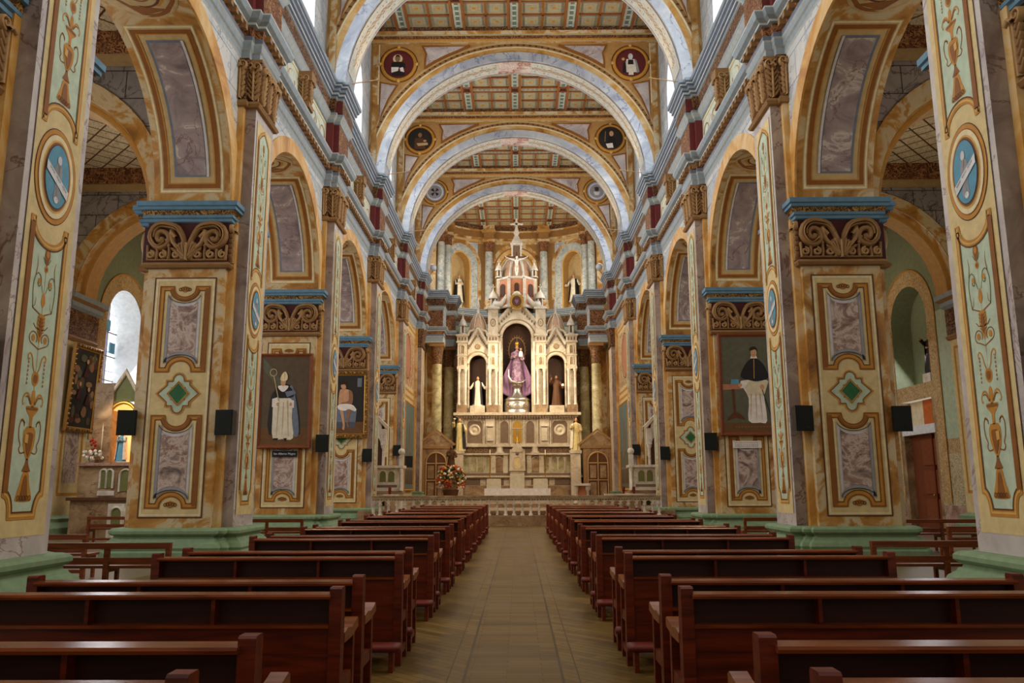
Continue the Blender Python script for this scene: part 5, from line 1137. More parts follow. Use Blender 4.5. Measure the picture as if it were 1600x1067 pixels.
def make_chair(): 
    root = bpy.data.objects.new('celebrant_chair', None); COL.objects.link(root)
    for x in (-.38, .38):
        for y in (-.3, .3):
            mb = MB(); mb.box(x-.03, x+.03, y-.03, y+.03, 0, .42, 'black_cloth'); mb.build('leg', root)
        mb = MB(); mb.box(x-.04, x+.04, -.3, .3, .62, .68, 'pew_wood'); mb.box(x-.03, x+.03, -.3, -.24, .42, .62, 'pew_wood'); mb.build('armrest', root)
    mb = MB(); mb.box(-.38, .38, -.3, .3, .36, .48, 'chair_white'); mb.build('seat', root)
    return root
c0 = make_chair()
for i, (x, h, lab) in enumerate(((-1.32, 1.3, 'left of the three white-covered chairs behind the altar table'), (.03, 1.58, 'tallest white-covered chair, in the middle behind the altar table'), (1.37, 1.3, 'right of the three white-covered chairs behind the altar table'))):
    o = c0 if i == 0 else copy_tree(c0); o.location = (x, 47, .78); tag(o, lab, 'chair', 'white chairs behind the altar table')
for i, o in enumerate([q for q in bpy.data.objects if q.name.startswith('celebrant_chair')]):
    h = 1.58 if abs(o.location.x-.03) < .1 else 1.3; mb = MB(); pr = []
    mb.box(-.42, .42, .22, .32, .45, h-.03, 'chair_white'); mb.box(-.4, .4, .23, .31, h-.03, h, 'chair_white'); mb.build('backrest', o)
root = empty('credence_table', (3.35, 42.0, .78), 'small white marble arched table right of the altar table', 'table')
mb = MB(); mb.box(-.42, .42, -.25, .25, .88, 1.0, 'white_marble'); mb.build('tabletop', root)
for x in (-.3, .3):
    mb = MB(); mb.lathe([(.12, 0), (.12, .1), (.07, .16), (.07, .62), (.13, .7), (.13, .88)], (x, 0, 0), 12, 'white_marble'); mb.build('leg', root)
mb = MB(); mb.box(-.2, .2, .1, .16, .1, .88, 'panel_rust'); mb.build('back', root)

# ================================================================== SIDE DOORS OF THE CHANCEL
for s in (-1, 1):
    mb = MB(); w_ = .72
    mb.box(-1.05, 1.05, -.25, .1, 0, 3.55, 'stone_brown'); mb.box(-1.2, 1.2, -.34, .1, 3.55, 3.75, 'relief')
    mb.poly([(-1.25, -.34, 3.75), (1.25, -.34, 3.75), (0, -.34, 4.75)], 'stone_brown')
    for q in (-1, 1): mb.poly([(q*1.3, -.42, 3.75), (0, -.42, 4.8), (0, -.42, 4.98), (q*1.42, -.42, 3.86)], 'relief'); mb.poly([(q*1.42, -.42, 3.86), (0, -.42, 4.98), (0, .1, 4.98), (q*1.42, .1, 3.86)], 'relief'); mb.box(q*.92-.12, q*.92+.12, -.32, -.25, .1, 3.5, 'relief')
    P = Paint(mb, lambda u, v, h: (u, -.25-h, v), .02)
    P.fill([(-w_, .1)]+[(-w_*cos(pi*i/16), 2.55+w_*sin(pi*i/16)) for i in range(17)]+[(w_, .1)], 'brown_cloth', 1)
    P.stroke([(-w_, .1)]+[(-w_*cos(pi*i/16), 2.55+w_*sin(pi*i/16)) for i in range(17)]+[(w_, .1)], .12, 'relief_light', 1, relief=.08)
    P.stroke([(0, .1), (0, 3.2)], .1, 'relief_light', 1, relief=.06); P.stroke([(-w_, 2.5), (w_, 2.5)], .1, 'relief_light', 1, relief=.06); P.stroke([(-w_, 1.3), (w_, 1.3)], .1, 'relief_light', 1, relief=.06)
    for c in (-.36, .36):
        for a, b in ((.25, 1.15), (1.45, 2.35)): P.rect(c-.22, c+.22, a, b, 'stone_brown', 2)
    o = mb.build('door_%d' % (1 if s < 0 else 2)); o.location = (s*5.8, 58.6, .78); tag(o, kind='structure')
# dark wooden door with lintel and transom in the right aisle wall
mb = MB(); X = 15.9; y0, y1 = DK(2)+3.4, DK(2)+6.3
mb.box(X, X+.5, y0-.0, y0+.2, 0, 4.95, 'stone_brown'); mb.box(X, X+.5, y1-.25, y1, 0, 4.95, 'stone_brown'); mb.box(X-.02, X+.5, y0+.1, y1-.15, 3.6, 3.95, 'white_paint')
mb.box(X+.35, X+.45, y0+.2, y1-.25, 3.95, 4.95, 'chair_white'); mb.box(X+.3, X+.36, y0+.8, y0+1.5, 3.95, 4.95, 'orange'); struct(mb, 'trim_4')
mb = MB(); mb.box(X+.3, X+.42, y0+.2, y1-.25, 0, 3.6, 'wood_door')
ym = y1-1.0
for a, b in ((y0+.3, y0+.85), (y0+.95, ym-.1)):
    for z0, z1 in ((.3, 1.1), (1.3, 2.2), (2.4, 3.4)): mb.box(X+.25, X+.3, a, b, z0, z1, 'wood_frame')
mb.box(X+.22, X+.3, y0+.86, y0+.94, 0, 3.6, 'pew_wood'); o = struct(mb, 'door_3')
h = MB(); h.sphere((X+.22, y0+1.05, 1.25), .05, 'gold', 8); h.build('door_handle', o)

# ================================================================== STATUE BUILDER
def statue(name, loc, h, label, robe='white_cloth', mantle=None, skin='skin', hairm='hair', pose='pray', rz=0, halo=False, base='stone_brown', wide=1.0, hood=False, beard=False, cape=None, base_h=.0, veil=None):
    root = empty(name, loc, label, 'statue', rz=rz)
    zb = base_h
    if base_h: mb = MB(); mb.lathe([(.26, 0), (.26, base_h*.6), (.2, base_h)], (0, 0, 0), 16, base, sx=h*.6, sy=h*.5); mb.build('base', root)
    H = h; mb = MB()
    prof = [(.0, .175, .15), (.03, .165, .14), (.15, .15, .13), (.35, .128, .11), (.5, .115, .095), (.58, .102, .082), (.66, .115, .085), (.75, .13, .08), (.8, .128, .07), (.825, .09, .055), (.845, .045, .045), (.87, .038, .04)]
    rows = []
    for z, rx, ry in prof:
        f = max(0, .12*(1-z/.62)); rows.append([((rx*(1+f*cos(9*a+z*3)))*wide*H*cos(a), ry*(1+f*sin(11*a))*H*sin(a), zb+z*H) for a in [2*pi*j/36 for j in range(36)]])
    mb.grid(rows[:-1], robe, True, True); mb.grid(rows[-2:], skin, True, True); mb.poly(rows[0][::-1], robe)
    # head with a face
    hc = (0, -.008*H, zb+.925*H); hr = .055*H; hd = []
    for i in range(11):
        ph = pi*i/10; z = -cos(ph); r = sin(ph)+1e-3; row = []
        for j in range(20):
            a = 2*pi*j/20; x = .82*r*cos(a); y = .92*r*sin(a)
            if z < -.2: x *= 1+.3*(z+.2); y *= 1+.18*(z+.2)
            if abs(a-1.5*pi) < .2 and -.35 < z < .3: y -= .17
            if abs(a-1.5*pi) > .25 and abs(a-1.5*pi) < .6 and .0 < z < .3: y += .07
            row.append((hc[0]+hr*x, hc[1]+hr*y, hc[2]+hr*1.25*z))
        hd.append(row)
    mb.grid(hd, skin, True, True)
    for q in (-1, 1):
        mb.sphere((q*.021*H, hc[1]-.047*H, hc[2]+.008*H), .0065*H, 'hair', 6); mb.sphere((q*.046*H, hc[1], hc[2]), .012*H, skin, 6, sx=.5)
    mb.tube([(-.014*H, hc[1]-.047*H, hc[2]-.032*H), (0, hc[1]-.05*H, hc[2]-.033*H), (.014*H, hc[1]-.047*H, hc[2]-.032*H)], .004*H, 5, 'maroon')
    # arms
    hands = {'pray': ((.03, -.13, .68), (-.03, -.13, .68)), 'raise': ((-.17, -.14, .86), (.2, -.16, .6)), 'hold': ((.13, -.15, .62), (-.05, -.15, .68)), 'open': ((.26, -.12, .6), (-.26, -.12, .6)), 'book': ((.1, -.16, .6), (-.14, -.15, .72))}[pose]
    for q, hd_ in ((1, hands[0] if hands[0][0] > 0 else hands[1]), (-1, hands[1] if hands[0][0] > 0 else hands[0])):
        sh = Vector((q*.115*H*wide, 0, zb+.78*H)); ha = Vector((hd_[0]*H, hd_[1]*H, zb+hd_[2]*H)); el = (sh+ha)/2+Vector((q*.05*H, .03*H, -.09*H))
        pts = [sh.lerp(el, t) for t in (0, .5, 1)] + [el.lerp(ha, t) for t in (.35, .7, .92)]
        mb.tube(pts, [.042*H, .04*H, .038*H, .04*H, .044*H, .046*H], 12, robe)
        d = (ha-el).normalized(); mb.tube([ha-d*.03*H, ha+d*.005*H, ha+d*.03*H], [.016*H, .02*H, .015*H], 8, skin)
        for i in range(4):
            off = Vector((0, 0, 1))*(.011*H*(i-1.5)) if pose != 'open' else Vector((q*1, 0, 0))*(.011*H*(i-1.5))
            b = ha+d*.026*H+off; mb.tube([b, b+d*.018*H, b+d*.032*H+Vector((-q*.006*H, 0, 0))], [.0062*H, .0058*H, .0045*H], 5, skin)
        mb.tube([ha+Vector((-q*.012*H, 0, .012*H)), ha+d*.014*H+Vector((-q*.026*H, 0, .02*H))], [.0065*H, .005*H], 5, skin)
    mb.build('body', root)
    hb = MB(); rows = []
    for i in range(7):
        ph = pi*.42*i/6; rows.append([(hc[0]+hr*.93*sin(ph+.02)*cos(a), hc[1]+.012*H+hr*1.02*sin(ph+.02)*sin(a), hc[2]+hr*1.32*cos(ph)-(.0 if sin(a) < 0 else hr*.9*sin(ph))) for a in [2*pi*j/18 for j in range(18)]])
    hb.grid(rows, hairm, True, True)
    if beard: hb.sphere((0, hc[1]-.032*H, hc[2]-.05*H), .024*H, hairm, 8, sz=1.3)
    hb.build('hair', root)
    if veil:
        vb = MB(); vb.grid([[(r*cos(a)*H, .012*H+r*sin(a)*H*.8, zb+z*H) for a in [pi*(-.12)+pi*1.24*j/20 for j in range(21)]] for z, r in ((1.0, .002), (.985, .04), (.95, .06), (.9, .066), (.84, .08), (.78, .145), (.62, .16))], veil, True); vb.build('veil', root)
    if mantle:
        m2 = MB(); rows = []
        for z, k in ((.83, .07), (.8, .14), (.72, .155), (.5, .16), (.3, .175), (.06, .2)):
            rows.append([((k*wide*1.02)*H*cos(a)*(1+.05*sin(8*a)), k*.85*H*sin(a)+.012*H, zb+z*H) for a in [pi*(-.3)+pi*1.6*j/28 for j in range(29)]])
        m2.grid(rows, mantle, True); m2.build('mantle', root)
    if halo:
        m3 = MB(); m3.T = lambda x, y, z: (x, .05*H+z, hc[2]+y); m3.lathe([(.085*H, 0), (.092*H, .004), (.1*H, 0)], n=24, mat='gold'); m3.build('halo', root)
    return root
def st_items(root, kind, H, zb=0):
    mb = MB()
    if kind == 'orb': mb.sphere((.2*H, -.19*H, .66*H), .05*H, 'linen', 12); mb.build('white_orb', root)
    if kind == 'cross': mb.box(-.2*H, -.19*H, -.16*H, -.15*H, .78*H, 1.04*H, 'brown_cloth'); mb.box(-.24*H, -.15*H, -.16*H, -.15*H, .96*H, .975*H, 'brown_cloth'); mb.build('cross', root)
    if kind == 'lily': mb.tube([(-.1*H, -.17*H, .6*H), (-.14*H, -.17*H, .95*H)], .006*H, 6, 'leaf_green'); [mb.sphere((-.14*H+.02*H*q, -.17*H, (.95+.02*abs(q))*H), .018*H, 'flower_white', 8) for q in (-1, 0, 1)]; mb.build('lily', root)
    if kind == 'child': mb.lathe([(.05*H, 0), (.055*H, .08*H), (.04*H, .14*H), (.015*H, .16*H)], (.1*H, -.14*H, .66*H), 12, 'linen'); mb.sphere((.1*H, -.15*H, .86*H), .032*H, 'skin', 10); mb.build('infant', root)
# ================================================================== HIGH ALTARPIECE
YR = 60.0
RT = empty('altarpiece', (.03, YR, .78), 'tall ivory stone high altarpiece with gables, pinnacles, dome and three niches', 'altarpiece')
def rp(name, mb, par=None, label=None):
    o = mb.build(name, par or RT); 
    if label: o['label'] = label
    return o
RX = lambda x, y, z: (x, y-YR, z-.78)
def RM(): return MB(RX)
mb = RM(); mb.box(-4.85, 4.85, 59.2, 61.4, .78, 1.7, 'stone_brown'); mb.box(-4.65, 4.65, 59.4, 61.4, 1.7, 2.3, 'stone_ivory'); mb.box(-4.9, 4.9, 59.1, 61.4, 2.3, 2.42, 'stone_ivory'); mb.box(-4.7, 4.7, 59.35, 61.4, 2.42, 2.6, 'stone_inset')
for a, b in ((-4.4, -2.7), (-2.3, -1.0), (1.0, 2.3), (2.7, 4.4)): mb.box(a, b, 59.36, 59.42, 1.75, 2.2, 'stone_inset')
rp('podium', mb)
def blind(mb, c, z0, z1, hw, y, back='stone_inset', fr='stone_ivory'):
    P = Paint(mb, lambda u, v, h: (u, y-h, v), .015)
    P.fill([(c-hw, z0)]+[(c-hw*cos(pi*i/10), z1-hw+hw*sin(pi*i/10)) for i in range(11)]+[(c+hw, z0)], back, 1)
    P.stroke([(c-hw-.03, z0-.02)]+[(c-(hw+.03)*cos(pi*i/10), z1-hw+(hw+.03)*sin(pi*i/10)) for i in range(11)]+[(c+hw+.03, z0-.02)], .07, fr, 1, relief=.06)
mb = RM(); mb.box(-4.55, 4.55, 59.6, 61.4, 2.6, 3.95, 'stone_ivory')
for x in (-3.75, -3.22, -2.7, -2.1, 2.1, 2.7, 3.22, 3.75): blind(mb, x, 2.7, 3.8, .2, 59.6, 'stone_green')
for x in (-1.35, 1.35): blind(mb, x, 2.7, 3.75, .28, 59.55, 'stone_brown')
for x in (-4.3, -1.75, -.85, .85, 1.75, 4.3): mb.box(x-.17, x+.17, 59.4, 59.62, 2.6, 3.95, 'stone_ivory')
rp('blind_arcade', mb)
mb = RM(); mb.box(-4.75, 4.75, 59.3, 61.4, 3.92, 4.04, 'stone_ivory'); mb.box(-4.5, 4.5, 59.6, 61.4, 4.04, 4.5, 'stone_inset')
P = Paint(mb, lambda u, v, h: (u, 59.6-h, v), .01)
for g in (-1, 1):
    for i in range(6): P.stroke([(g*(1.9+.4*i)+a-0, b) for a, b in spiral(0, 4.27, .17, .04, 90*i, 1.2, 12)], .05, 'relief_light', 1, relief=.06)
for x in (-4.3, -1.3, 1.3, 4.3): mb.lathe([(.34, 4.04), (.34, 4.1), (.24, 4.2), (.26, 4.5)], (x, 59.6, 0), 16, 'stone_ivory')
mb.box(-4.75, 4.75, 59.35, 61.4, 4.5, 4.7, 'stone_ivory'); rp('scroll_band', mb)
# tabernacle in the centre
mb = RM(); mb.box(-.5, .5, 59.0, 59.6, 1.9, 2.75, 'stone_ivory'); mb.box(-.6, .6, 58.9, 59.6, 2.75, 2.85, 'stone_ivory'); mb.box(-.45, .45, 59.1, 59.6, 2.85, 4.1, 'stone_ivory'); blind(mb, 0, 2.95, 3.75, .22, 59.1, 'cream')
mb.poly([(-.58, 59.05, 4.1), (.58, 59.05, 4.1), (0, 59.05, 4.85)], 'stone_ivory')
for q in (-1, 1): mb.poly([(q*.58, 59.05, 4.1), (0, 59.05, 4.85), (0, 59.6, 4.85), (q*.58, 59.6, 4.1)], 'stone_ivory'); mb.box(q*.48-.07, q*.48+.07, 59.0, 59.15, 2.85, 4.3, 'stone_ivory')
mb.sphere((0, 59.08, 4.0), .12, 'stone_inset', 10); rp('tabernacle', mb)
# second tier with inset panels
mb = RM(); mb.box(-4.4, 4.4, 59.8, 61.4, 4.7, 6.7, 'stone_ivory')
for x in (-3.15, 3.15):
    P = Paint(mb, lambda u, v, h: (u, 59.8-h, v), .02)
    P.fill([(x-.55, 4.8), (x+.55, 4.8), (x+.55, 6.2), (x+.42, 6.4), (x-.42, 6.4), (x-.55, 6.2)], 'stone_inset', 1); P.stroke([(x-.6, 4.75), (x-.6, 6.25), (x-.42, 6.46), (x+.42, 6.46), (x+.6, 6.25), (x+.6, 4.75)], .09, 'stone_ivory', 1, relief=.06)
    rows = [[(x+r*cos(2*pi*i/28), 59.78-h, 5.75+r*sin(2*pi*i/28)) for i in range(28)] for r, h in ((.44, 0), (.4, .06), (.3, .08), (.28, .03), (.14, .03), (.1, .07), (.02, .07))]
    mb.grid(rows, 'stone_ivory', True, True)
for x in (-.95, .95): blind(mb, x, 4.8, 6.4, .3, 59.8, 'stone_inset')
for x in (-2.0, 2.0):
    mb.box(x-.35, x+.35, 59.65, 59.8, 4.7, 6.7, 'stone_ivory'); mb.box(x-.24, x+.24, 59.45, 59.65, 6.0, 6.1, 'white_marble'); mb.box(x-.2, x+.2, 59.5, 59.65, 5.0, 5.9, 'stone_ivory'); mb.box(x-.24, x+.24, 59.45, 59.65, 4.95, 5.03, 'white_marble')
for x in (-4.25, -2.45, -1.5, -.5, .5, 1.5, 2.45, 4.25): mb.lathe([(.09, 4.7), (.06, 4.85), (.06, 6.3), (.1, 6.45)], (x, 59.7, 0), 10, 'stone_ivory')
rp('panel_tier', mb)
mb = RM(); P = Paint(mb, lambda u, v, h: (u, 59.78-h, v), .015); P.fill([(-.33, 4.8)]+[(-.33*cos(pi*i/10), 6.1+.33*sin(pi*i/10)) for i in range(11)]+[(.33, 4.8)], 'gold', 1); P.stroke([(-.4, 5.85), (.4, 5.85)], .07, 'stone_ivory', 2, relief=.05)
mb.box(-.02, .02, 59.6, 59.64, 5.2, 5.9, 'silver'); mb.box(-.14, .14, 59.6, 59.64, 5.6, 5.64, 'silver'); mb.lathe([(.2, 4.8), (.12, 4.9), (.05, 5.1), (.03, 5.25)], (0, 59.6, 0), 12, 'gold'); rp('tabernacle_niche', mb, None, 'golden niche with a small cross')
mb = RM(); mb.box(-4.5, 4.5, 59.55, 61.4, 6.7, 6.82, 'stone_ivory'); mb.box(-4.7, 4.7, 59.35, 61.4, 6.82, 7.02, 'stone_ivory')
for i in range(44): x = -4.3+.2*i; mb.box(x-.05, x+.05, 59.42, 59.56, 6.62, 6.78, 'stone_inset')
rp('shelf_cornice', mb)
# niche storey: back wall pieces with arched openings
def niche_wall(c, hw, z0, zsp, ztop, name, x0, x1, gable=None):
    mb = RM(); n = 18; A = [(c-hw*cos(pi*i/n), zsp+hw*sin(pi*i/n)) for i in range(n+1)]; y = 60.0
    top = (lambda x: ztop) if gable is None else (lambda x: gable-(gable-ztop)*abs(x-c)/((x1-x0)/2))
    for a, b in ((x0, c-hw), (c+hw, x1)): mb.poly([(a, y, z0), (b, y, z0), (b, y, top(b)), (a, y, top(a))], 'stone_ivory')
    for i in range(n): mb.poly([(A[i][0], y, A[i][1]), (A[i+1][0], y, A[i+1][1]), (A[i+1][0], y, top(A[i+1][0])), (A[i][0], y, top(A[i][0]))], 'stone_ivory')
    loop = [(c-hw, z0)]+A+[(c+hw, z0)]
    mb.grid([[(a, y, b) for a, b in loop], [(a, y+1.0, b) for a, b in loop]], 'niche_brown', False); mb.poly([(a, y+1.0, b) for a, b in loop], 'niche_brown')
    P = Paint(mb, lambda u, v, h: (u, y-h, v), .01); P.stroke([(c-(hw+.12)*cos(pi*i/n), zsp+(hw+.12)*sin(pi*i/n)) for i in range(n+1)], .24, 'stone_ivory', 1, relief=.12); P.stroke([(c-(hw+.3)*cos(pi*i/n), zsp+(hw+.3)*sin(pi*i/n)) for i in range(n+1)], .06, 'stone_brown', 1, relief=.08)
    if gable:
        for q in (-1, 1):
            e = [(c+q*(x1-x0)/2, ztop-.1), (c, gable)]
            for w_, m_, rl in ((.3, 'stone_ivory', .2), (.1, 'white_marble', .3)): P.stroke([(e[0][0], e[0][1]+.1), (e[1][0], e[1][1]+.1)], w_, m_, 1, relief=rl)
            L = (gable-ztop)
            for i in range(7):
                t = (i+.7)/8; mb.box(c+q*(x1-x0)/2*(1-t)-.05, c+q*(x1-x0)/2*(1-t)+.05, y-.1, y, ztop-.42+t*L, ztop-.26+t*L, 'stone_inset')
    mb.poly([(x0, 61.3, z0), (x1, 61.3, z0), (x1, 61.3, ztop), (x0, 61.3, ztop)], 'stone_brown')
    return rp(name, mb)
niche_wall(0, 1.08, 7.02, 12.75-.0, 14.0, 'central_niche', -1.45, 1.45, 15.5)
for s in (-1, 1):
    o = niche_wall(s*2.95, .62, 7.02, 10.75, 12.2, 'side_niche', min(s*2.2, s*3.7), max(s*2.2, s*3.7), 13.35)
    m2 = RM(); x = s*2.95
    rows = [[(x+r*cos(2*pi*i/20), 59.99-h, 12.05+r*sin(2*pi*i/20)) for i in range(20)] for r, h in ((.22, 0), (.19, .05), (.14, .05), (.05, .02), (.01, .04))]; m2.grid(rows, 'stone_brown', True, True); rp('rosette', m2, o)
    m2 = RM(); m2.box(x-.55, x+.55, 59.6, 60.9, 7.02, 7.55, 'stone_ivory'); rp('statue_stand', m2, o)
def pinnacle(par, x, y, z, h, r=.3):
    mb = RM(); k = h/2.0
    mb.lathe([(r*1.15, 0), (r*1.15, .1*k), (r*.9, .14*k)], (x, y, z), 8, 'white_marble', False)
    for i in range(4): a = pi/4+i*pi/2; mb.box(x+r*.65*cos(a)-.05, x+r*.65*cos(a)+.05, y+r*.65*sin(a)-.05, y+r*.65*sin(a)+.05, z+.1*k, z+.75*k, 'white_marble')
    mb.lathe([(r*.4, .1*k), (r*.4, .75*k)], (x, y, z), 8, 'stone_inset', False)
    mb.lathe([(r*1.1, .75*k), (r*1.15, .82*k), (r*.95, 1.0*k), (r*.7, 1.2*k), (r*.25, 1.42*k), (.07, 1.55*k)], (x, y, z), 8, 'white_marble')
    mb.box(x-.035, x+.035, y-.035, y+.035, z+1.5*k, z+2.0*k, 'white_marble'); mb.box(x-.13, x+.13, y-.035, y+.035, z+1.74*k, z+1.83*k, 'white_marble')
    return rp('pinnacle', mb, par)
def tower(c, w_, ztop, pin_h, arms):
    mb = RM(); y = 59.75
    mb.box(c-w_/2, c+w_/2, y-.12, 61, 7.02, 7.6, 'stone_brown'); mb.box(c-w_/2+.05, c+w_/2-.05, y+.22, 61, 7.6, 10.3, 'stone_ivory')
    mb.box(c-w_/2, c+w_/2, y-.08, 61, 10.3, 10.5, 'stone_ivory'); mb.box(c-w_/2+.04, c+w_/2-.04, y, 61, 10.5, 12.3, 'stone_ivory'); mb.box(c-w_/2-.02, c+w_/2+.02, y-.05, 61, 11.3, 11.38, 'stone_ivory')
    blind(mb, c, 11.5, 12.1, .12, y, 'stone_brown'); blind(mb, c, 10.65, 11.2, .1, y, 'stone_brown')
    mb.box(c-w_/2-.05, c+w_/2+.05, y-.1, 61, 12.3, 12.42, 'stone_ivory'); mb.box(c-w_/2, c+w_/2, y-.05, 61, 12.42, 12.8, 'stone_ivory')
    for q in (-1, 0, 1): mb.box(c+q*w_*.28-.06, c+q*w_*.28+.06, y-.08, y-.04, 12.48, 12.72, 'stone_inset')
    mb.box(c-w_/2-.1, c+w_/2+.1, y-.15, 61, 12.8, 12.95, 'stone_ivory')
    if ztop > 13.2:
        mb.poly([(c-w_/2, y-.05, 12.95), (c+w_/2, y-.05, 12.95), (c, y-.05, 13.4)], 'stone_ivory'); mb.box(c-w_/2+.03, c+w_/2-.03, y+.05, 61, 12.95, ztop-.15, 'stone_ivory')
        P = Paint(mb, lambda u, v, h: (u, y+.05-h, v), .01); P.ring(c, 13.85, .18, .28, .08, 'stone_brown', 1); P.disc(c, 13.85, .1, .16, 'stone_green', 1, 10)
        mb.box(c-w_/2-.1, c+w_/2+.1, y-.1, 61, ztop-.15, ztop, 'white_marble')
    o = rp('tower', mb)
    for q in (-1, 1):
        m2 = RM(); m2.lathe([(.14, 7.6), (.14, 7.7), (.1, 7.78), (.1, 8.9), (.12, 8.95), (.1, 9.0), (.09, 10.05), (.15, 10.2), (.15, 10.3)], (c+q*w_*.3, y, 0), 12, 'white_marble'); rp('colonnette', m2, o)
    pinnacle(o, c, y+.35, ztop, pin_h, .28 if ztop < 13.2 else .34)
for s in (-1, 1):
    tower(s*4.1, .8, 12.95, 1.85, 0); tower(s*1.8, .82, 15.05, 1.85, 0)
    m2 = RM(); m2.lathe([(.1, 7.6), (.07, 7.7), (.07, 11.9), (.12, 12.1), (.12, 12.4)], (s*1.3, 59.8, 0), 10, 'white_marble'); rp('colonnette', m2)
    mb = RM(); x = s*2.95     # small ribbed cupola over each side niche
    mb.lathe([(.7, 13.0), (.72, 13.3), (.66, 13.7), (.5, 14.15), (.28, 14.5), (.14, 14.65)], (x, 60.6, 0), 12, 'panel_dull')
    for i in range(8): a = 2*pi*i/8+pi/8; mb.tube([(x+r*cos(a), 60.6+r*sin(a), z) for r, z in ((.73, 13.1), (.73, 13.4), (.66, 13.75), (.5, 14.2), (.28, 14.55), (.12, 14.7))], .05, 6, 'stone_ivory')
    mb.lathe([(.16, 14.65), (.16, 14.75), (.1, 14.8), (.1, 15.2), (.15, 15.25), (.05, 15.7), (.02, 16.0)], (x, 60.6, 0), 8, 'white_marble'); 
    for q in (-1, 1): mb.tube([(x+q*.75, 60.0, 13.0), (x+q*.6, 60, 13.25), (x+q*.35, 60, 13.3), (x+q*.1, 60, 13.7)], [.14, .1, .1, .05], 8, 'stone_ivory')
    rp('cupola', mb)
mb = RM()   # gilded crest on the main gable
P = Paint(mb, lambda u, v, h: (u, 59.2-h, v), .01)
P.disc(0, 15.35, .42, .5, 'brown_cloth', 1, 20); P.ring(0, 15.35, .44, .52, .16, 'gold', 2); P.stroke([(-.5, 14.9), (-.3, 15.0), (0, 14.85), (.3, 15.0), (.5, 14.9)], .14, 'gold', 2, relief=.08)
for q in (-1, 1): P.stroke([(q*.42, 15.8), (q*.62, 15.6), (q*.58, 15.3)], .14, 'stone_ivory', 2, relief=.1)
P.fill([(0, 15.15), (.16, 15.4), (.08, 15.55), (0, 15.45), (-.08, 15.55), (-.16, 15.4)], 'purple', 3); mb.sphere((0, 59.3, 15.98), .28, 'stone_ivory', 12, sz=.7)
mb.box(-.35, .35, 59.2, 60, 14.8, 15.95, 'stone_ivory'); rp('crest', mb, None, 'gilt crest with a heart')
mb = RM()   # octagonal drum
def octa(r, a0=pi/8): return [(r*cos(a0+i*pi/4), 61.0+r*sin(a0+i*pi/4)) for i in range(8)]
mb.sweep(octa(1.55), [(0, 15.0), (.1, 15.05), (.1, 15.2), (0, 15.25), (0, 17.2), (.12, 17.25), (.12, 17.4), (-.3, 17.42)], ['white_marble', 'white_marble', 'white_marble', 'panel_rust', 'white_marble', 'white_marble', 'white_marble'], True)
for x, y in octa(1.55): mb.box(x-.12, x+.12, y-.12, y+.12, 15.0, 17.3, 'white_marble')
for c in (-1.1, 0, 1.1): P = Paint(mb, lambda u, v, h: (u, (59.55 if abs(u) < .65 else 59.55+(abs(u)-.65))-h, v), .02); P.fill([(c-.18, 15.9)]+[(c-.18*cos(pi*i/8), 16.7+.2*sin(pi*i/8)) for i in range(9)]+[(c+.18, 15.9)], 'niche_brown', 1)
rp('drum', mb)
for s in (-1, 1):
    for x, y, z, h in ((s*1.35, 60.1, 17.4, 1.5),): pinnacle(None, x, y, z, h, .27)
    m2 = RM(); m2.tube([(s*1.75, 60.2, 15.0), (s*1.6, 60, 15.35), (s*1.2, 59.9, 15.3), (s*.85, 59.9, 15.7), (s*.7, 59.9, 16.2)], [.3, .28, .24, .2, .1], 10, 'white_marble'); rp('volute', m2)
mb = RM(); mb.lathe([(1.25, 17.4), (1.2, 17.9), (1.05, 18.4), (.75, 18.9), (.4, 19.1)], (0, 61, 0), 24, 'panel_dull')
for i in range(8): a = 2*pi*i/8+pi/8; mb.tube([(r*cos(a), 61+r*sin(a), z) for r, z in ((1.3, 17.4), (1.25, 17.9), (1.08, 18.45), (.78, 18.95), (.42, 19.15))], .1, 8, 'white_marble')
rp('dome', mb)
mb = RM(); mb.box(-.5, .5, 60.5, 61.5, 18.95, 19.15, 'white_marble')
for x in (-.34, .34):
    for y in (60.7, 61.3): mb.lathe([(.08, 0), (.06, .1), (.06, .95), (.1, 1.05)], (x, y, 19.15), 8, 'white_marble')
mb.box(-.25, .25, 60.8, 61.2, 19.15, 20.2, 'stone_inset'); mb.box(-.48, .48, 60.55, 61.45, 20.2, 20.35, 'white_marble')
mb.lathe([(.5, 20.35), (.4, 20.6), (.25, 20.85), (.2, 21.0)], (0, 61, 0), 8, 'white_marble', False); rp('lantern', mb)
mb = RM(); mb.box(-.08, .08, 60.95, 61.05, 20.9, 22.4, 'white_marble'); mb.box(-.42, .42, 60.95, 61.05, 21.95, 22.1, 'white_marble')
for x, z in ((-.42, 22.02), (.42, 22.02), (0, 22.4)): mb.sphere((x, 61, z), .1, 'white_marble', 8)
mb.lathe([(.2, 20.9), (.14, 21.1), (.24, 21.3), (.12, 21.6), (.1, 21.8)], (0, 61, 0), 10, 'white_marble'); rp('spire_cross', mb)

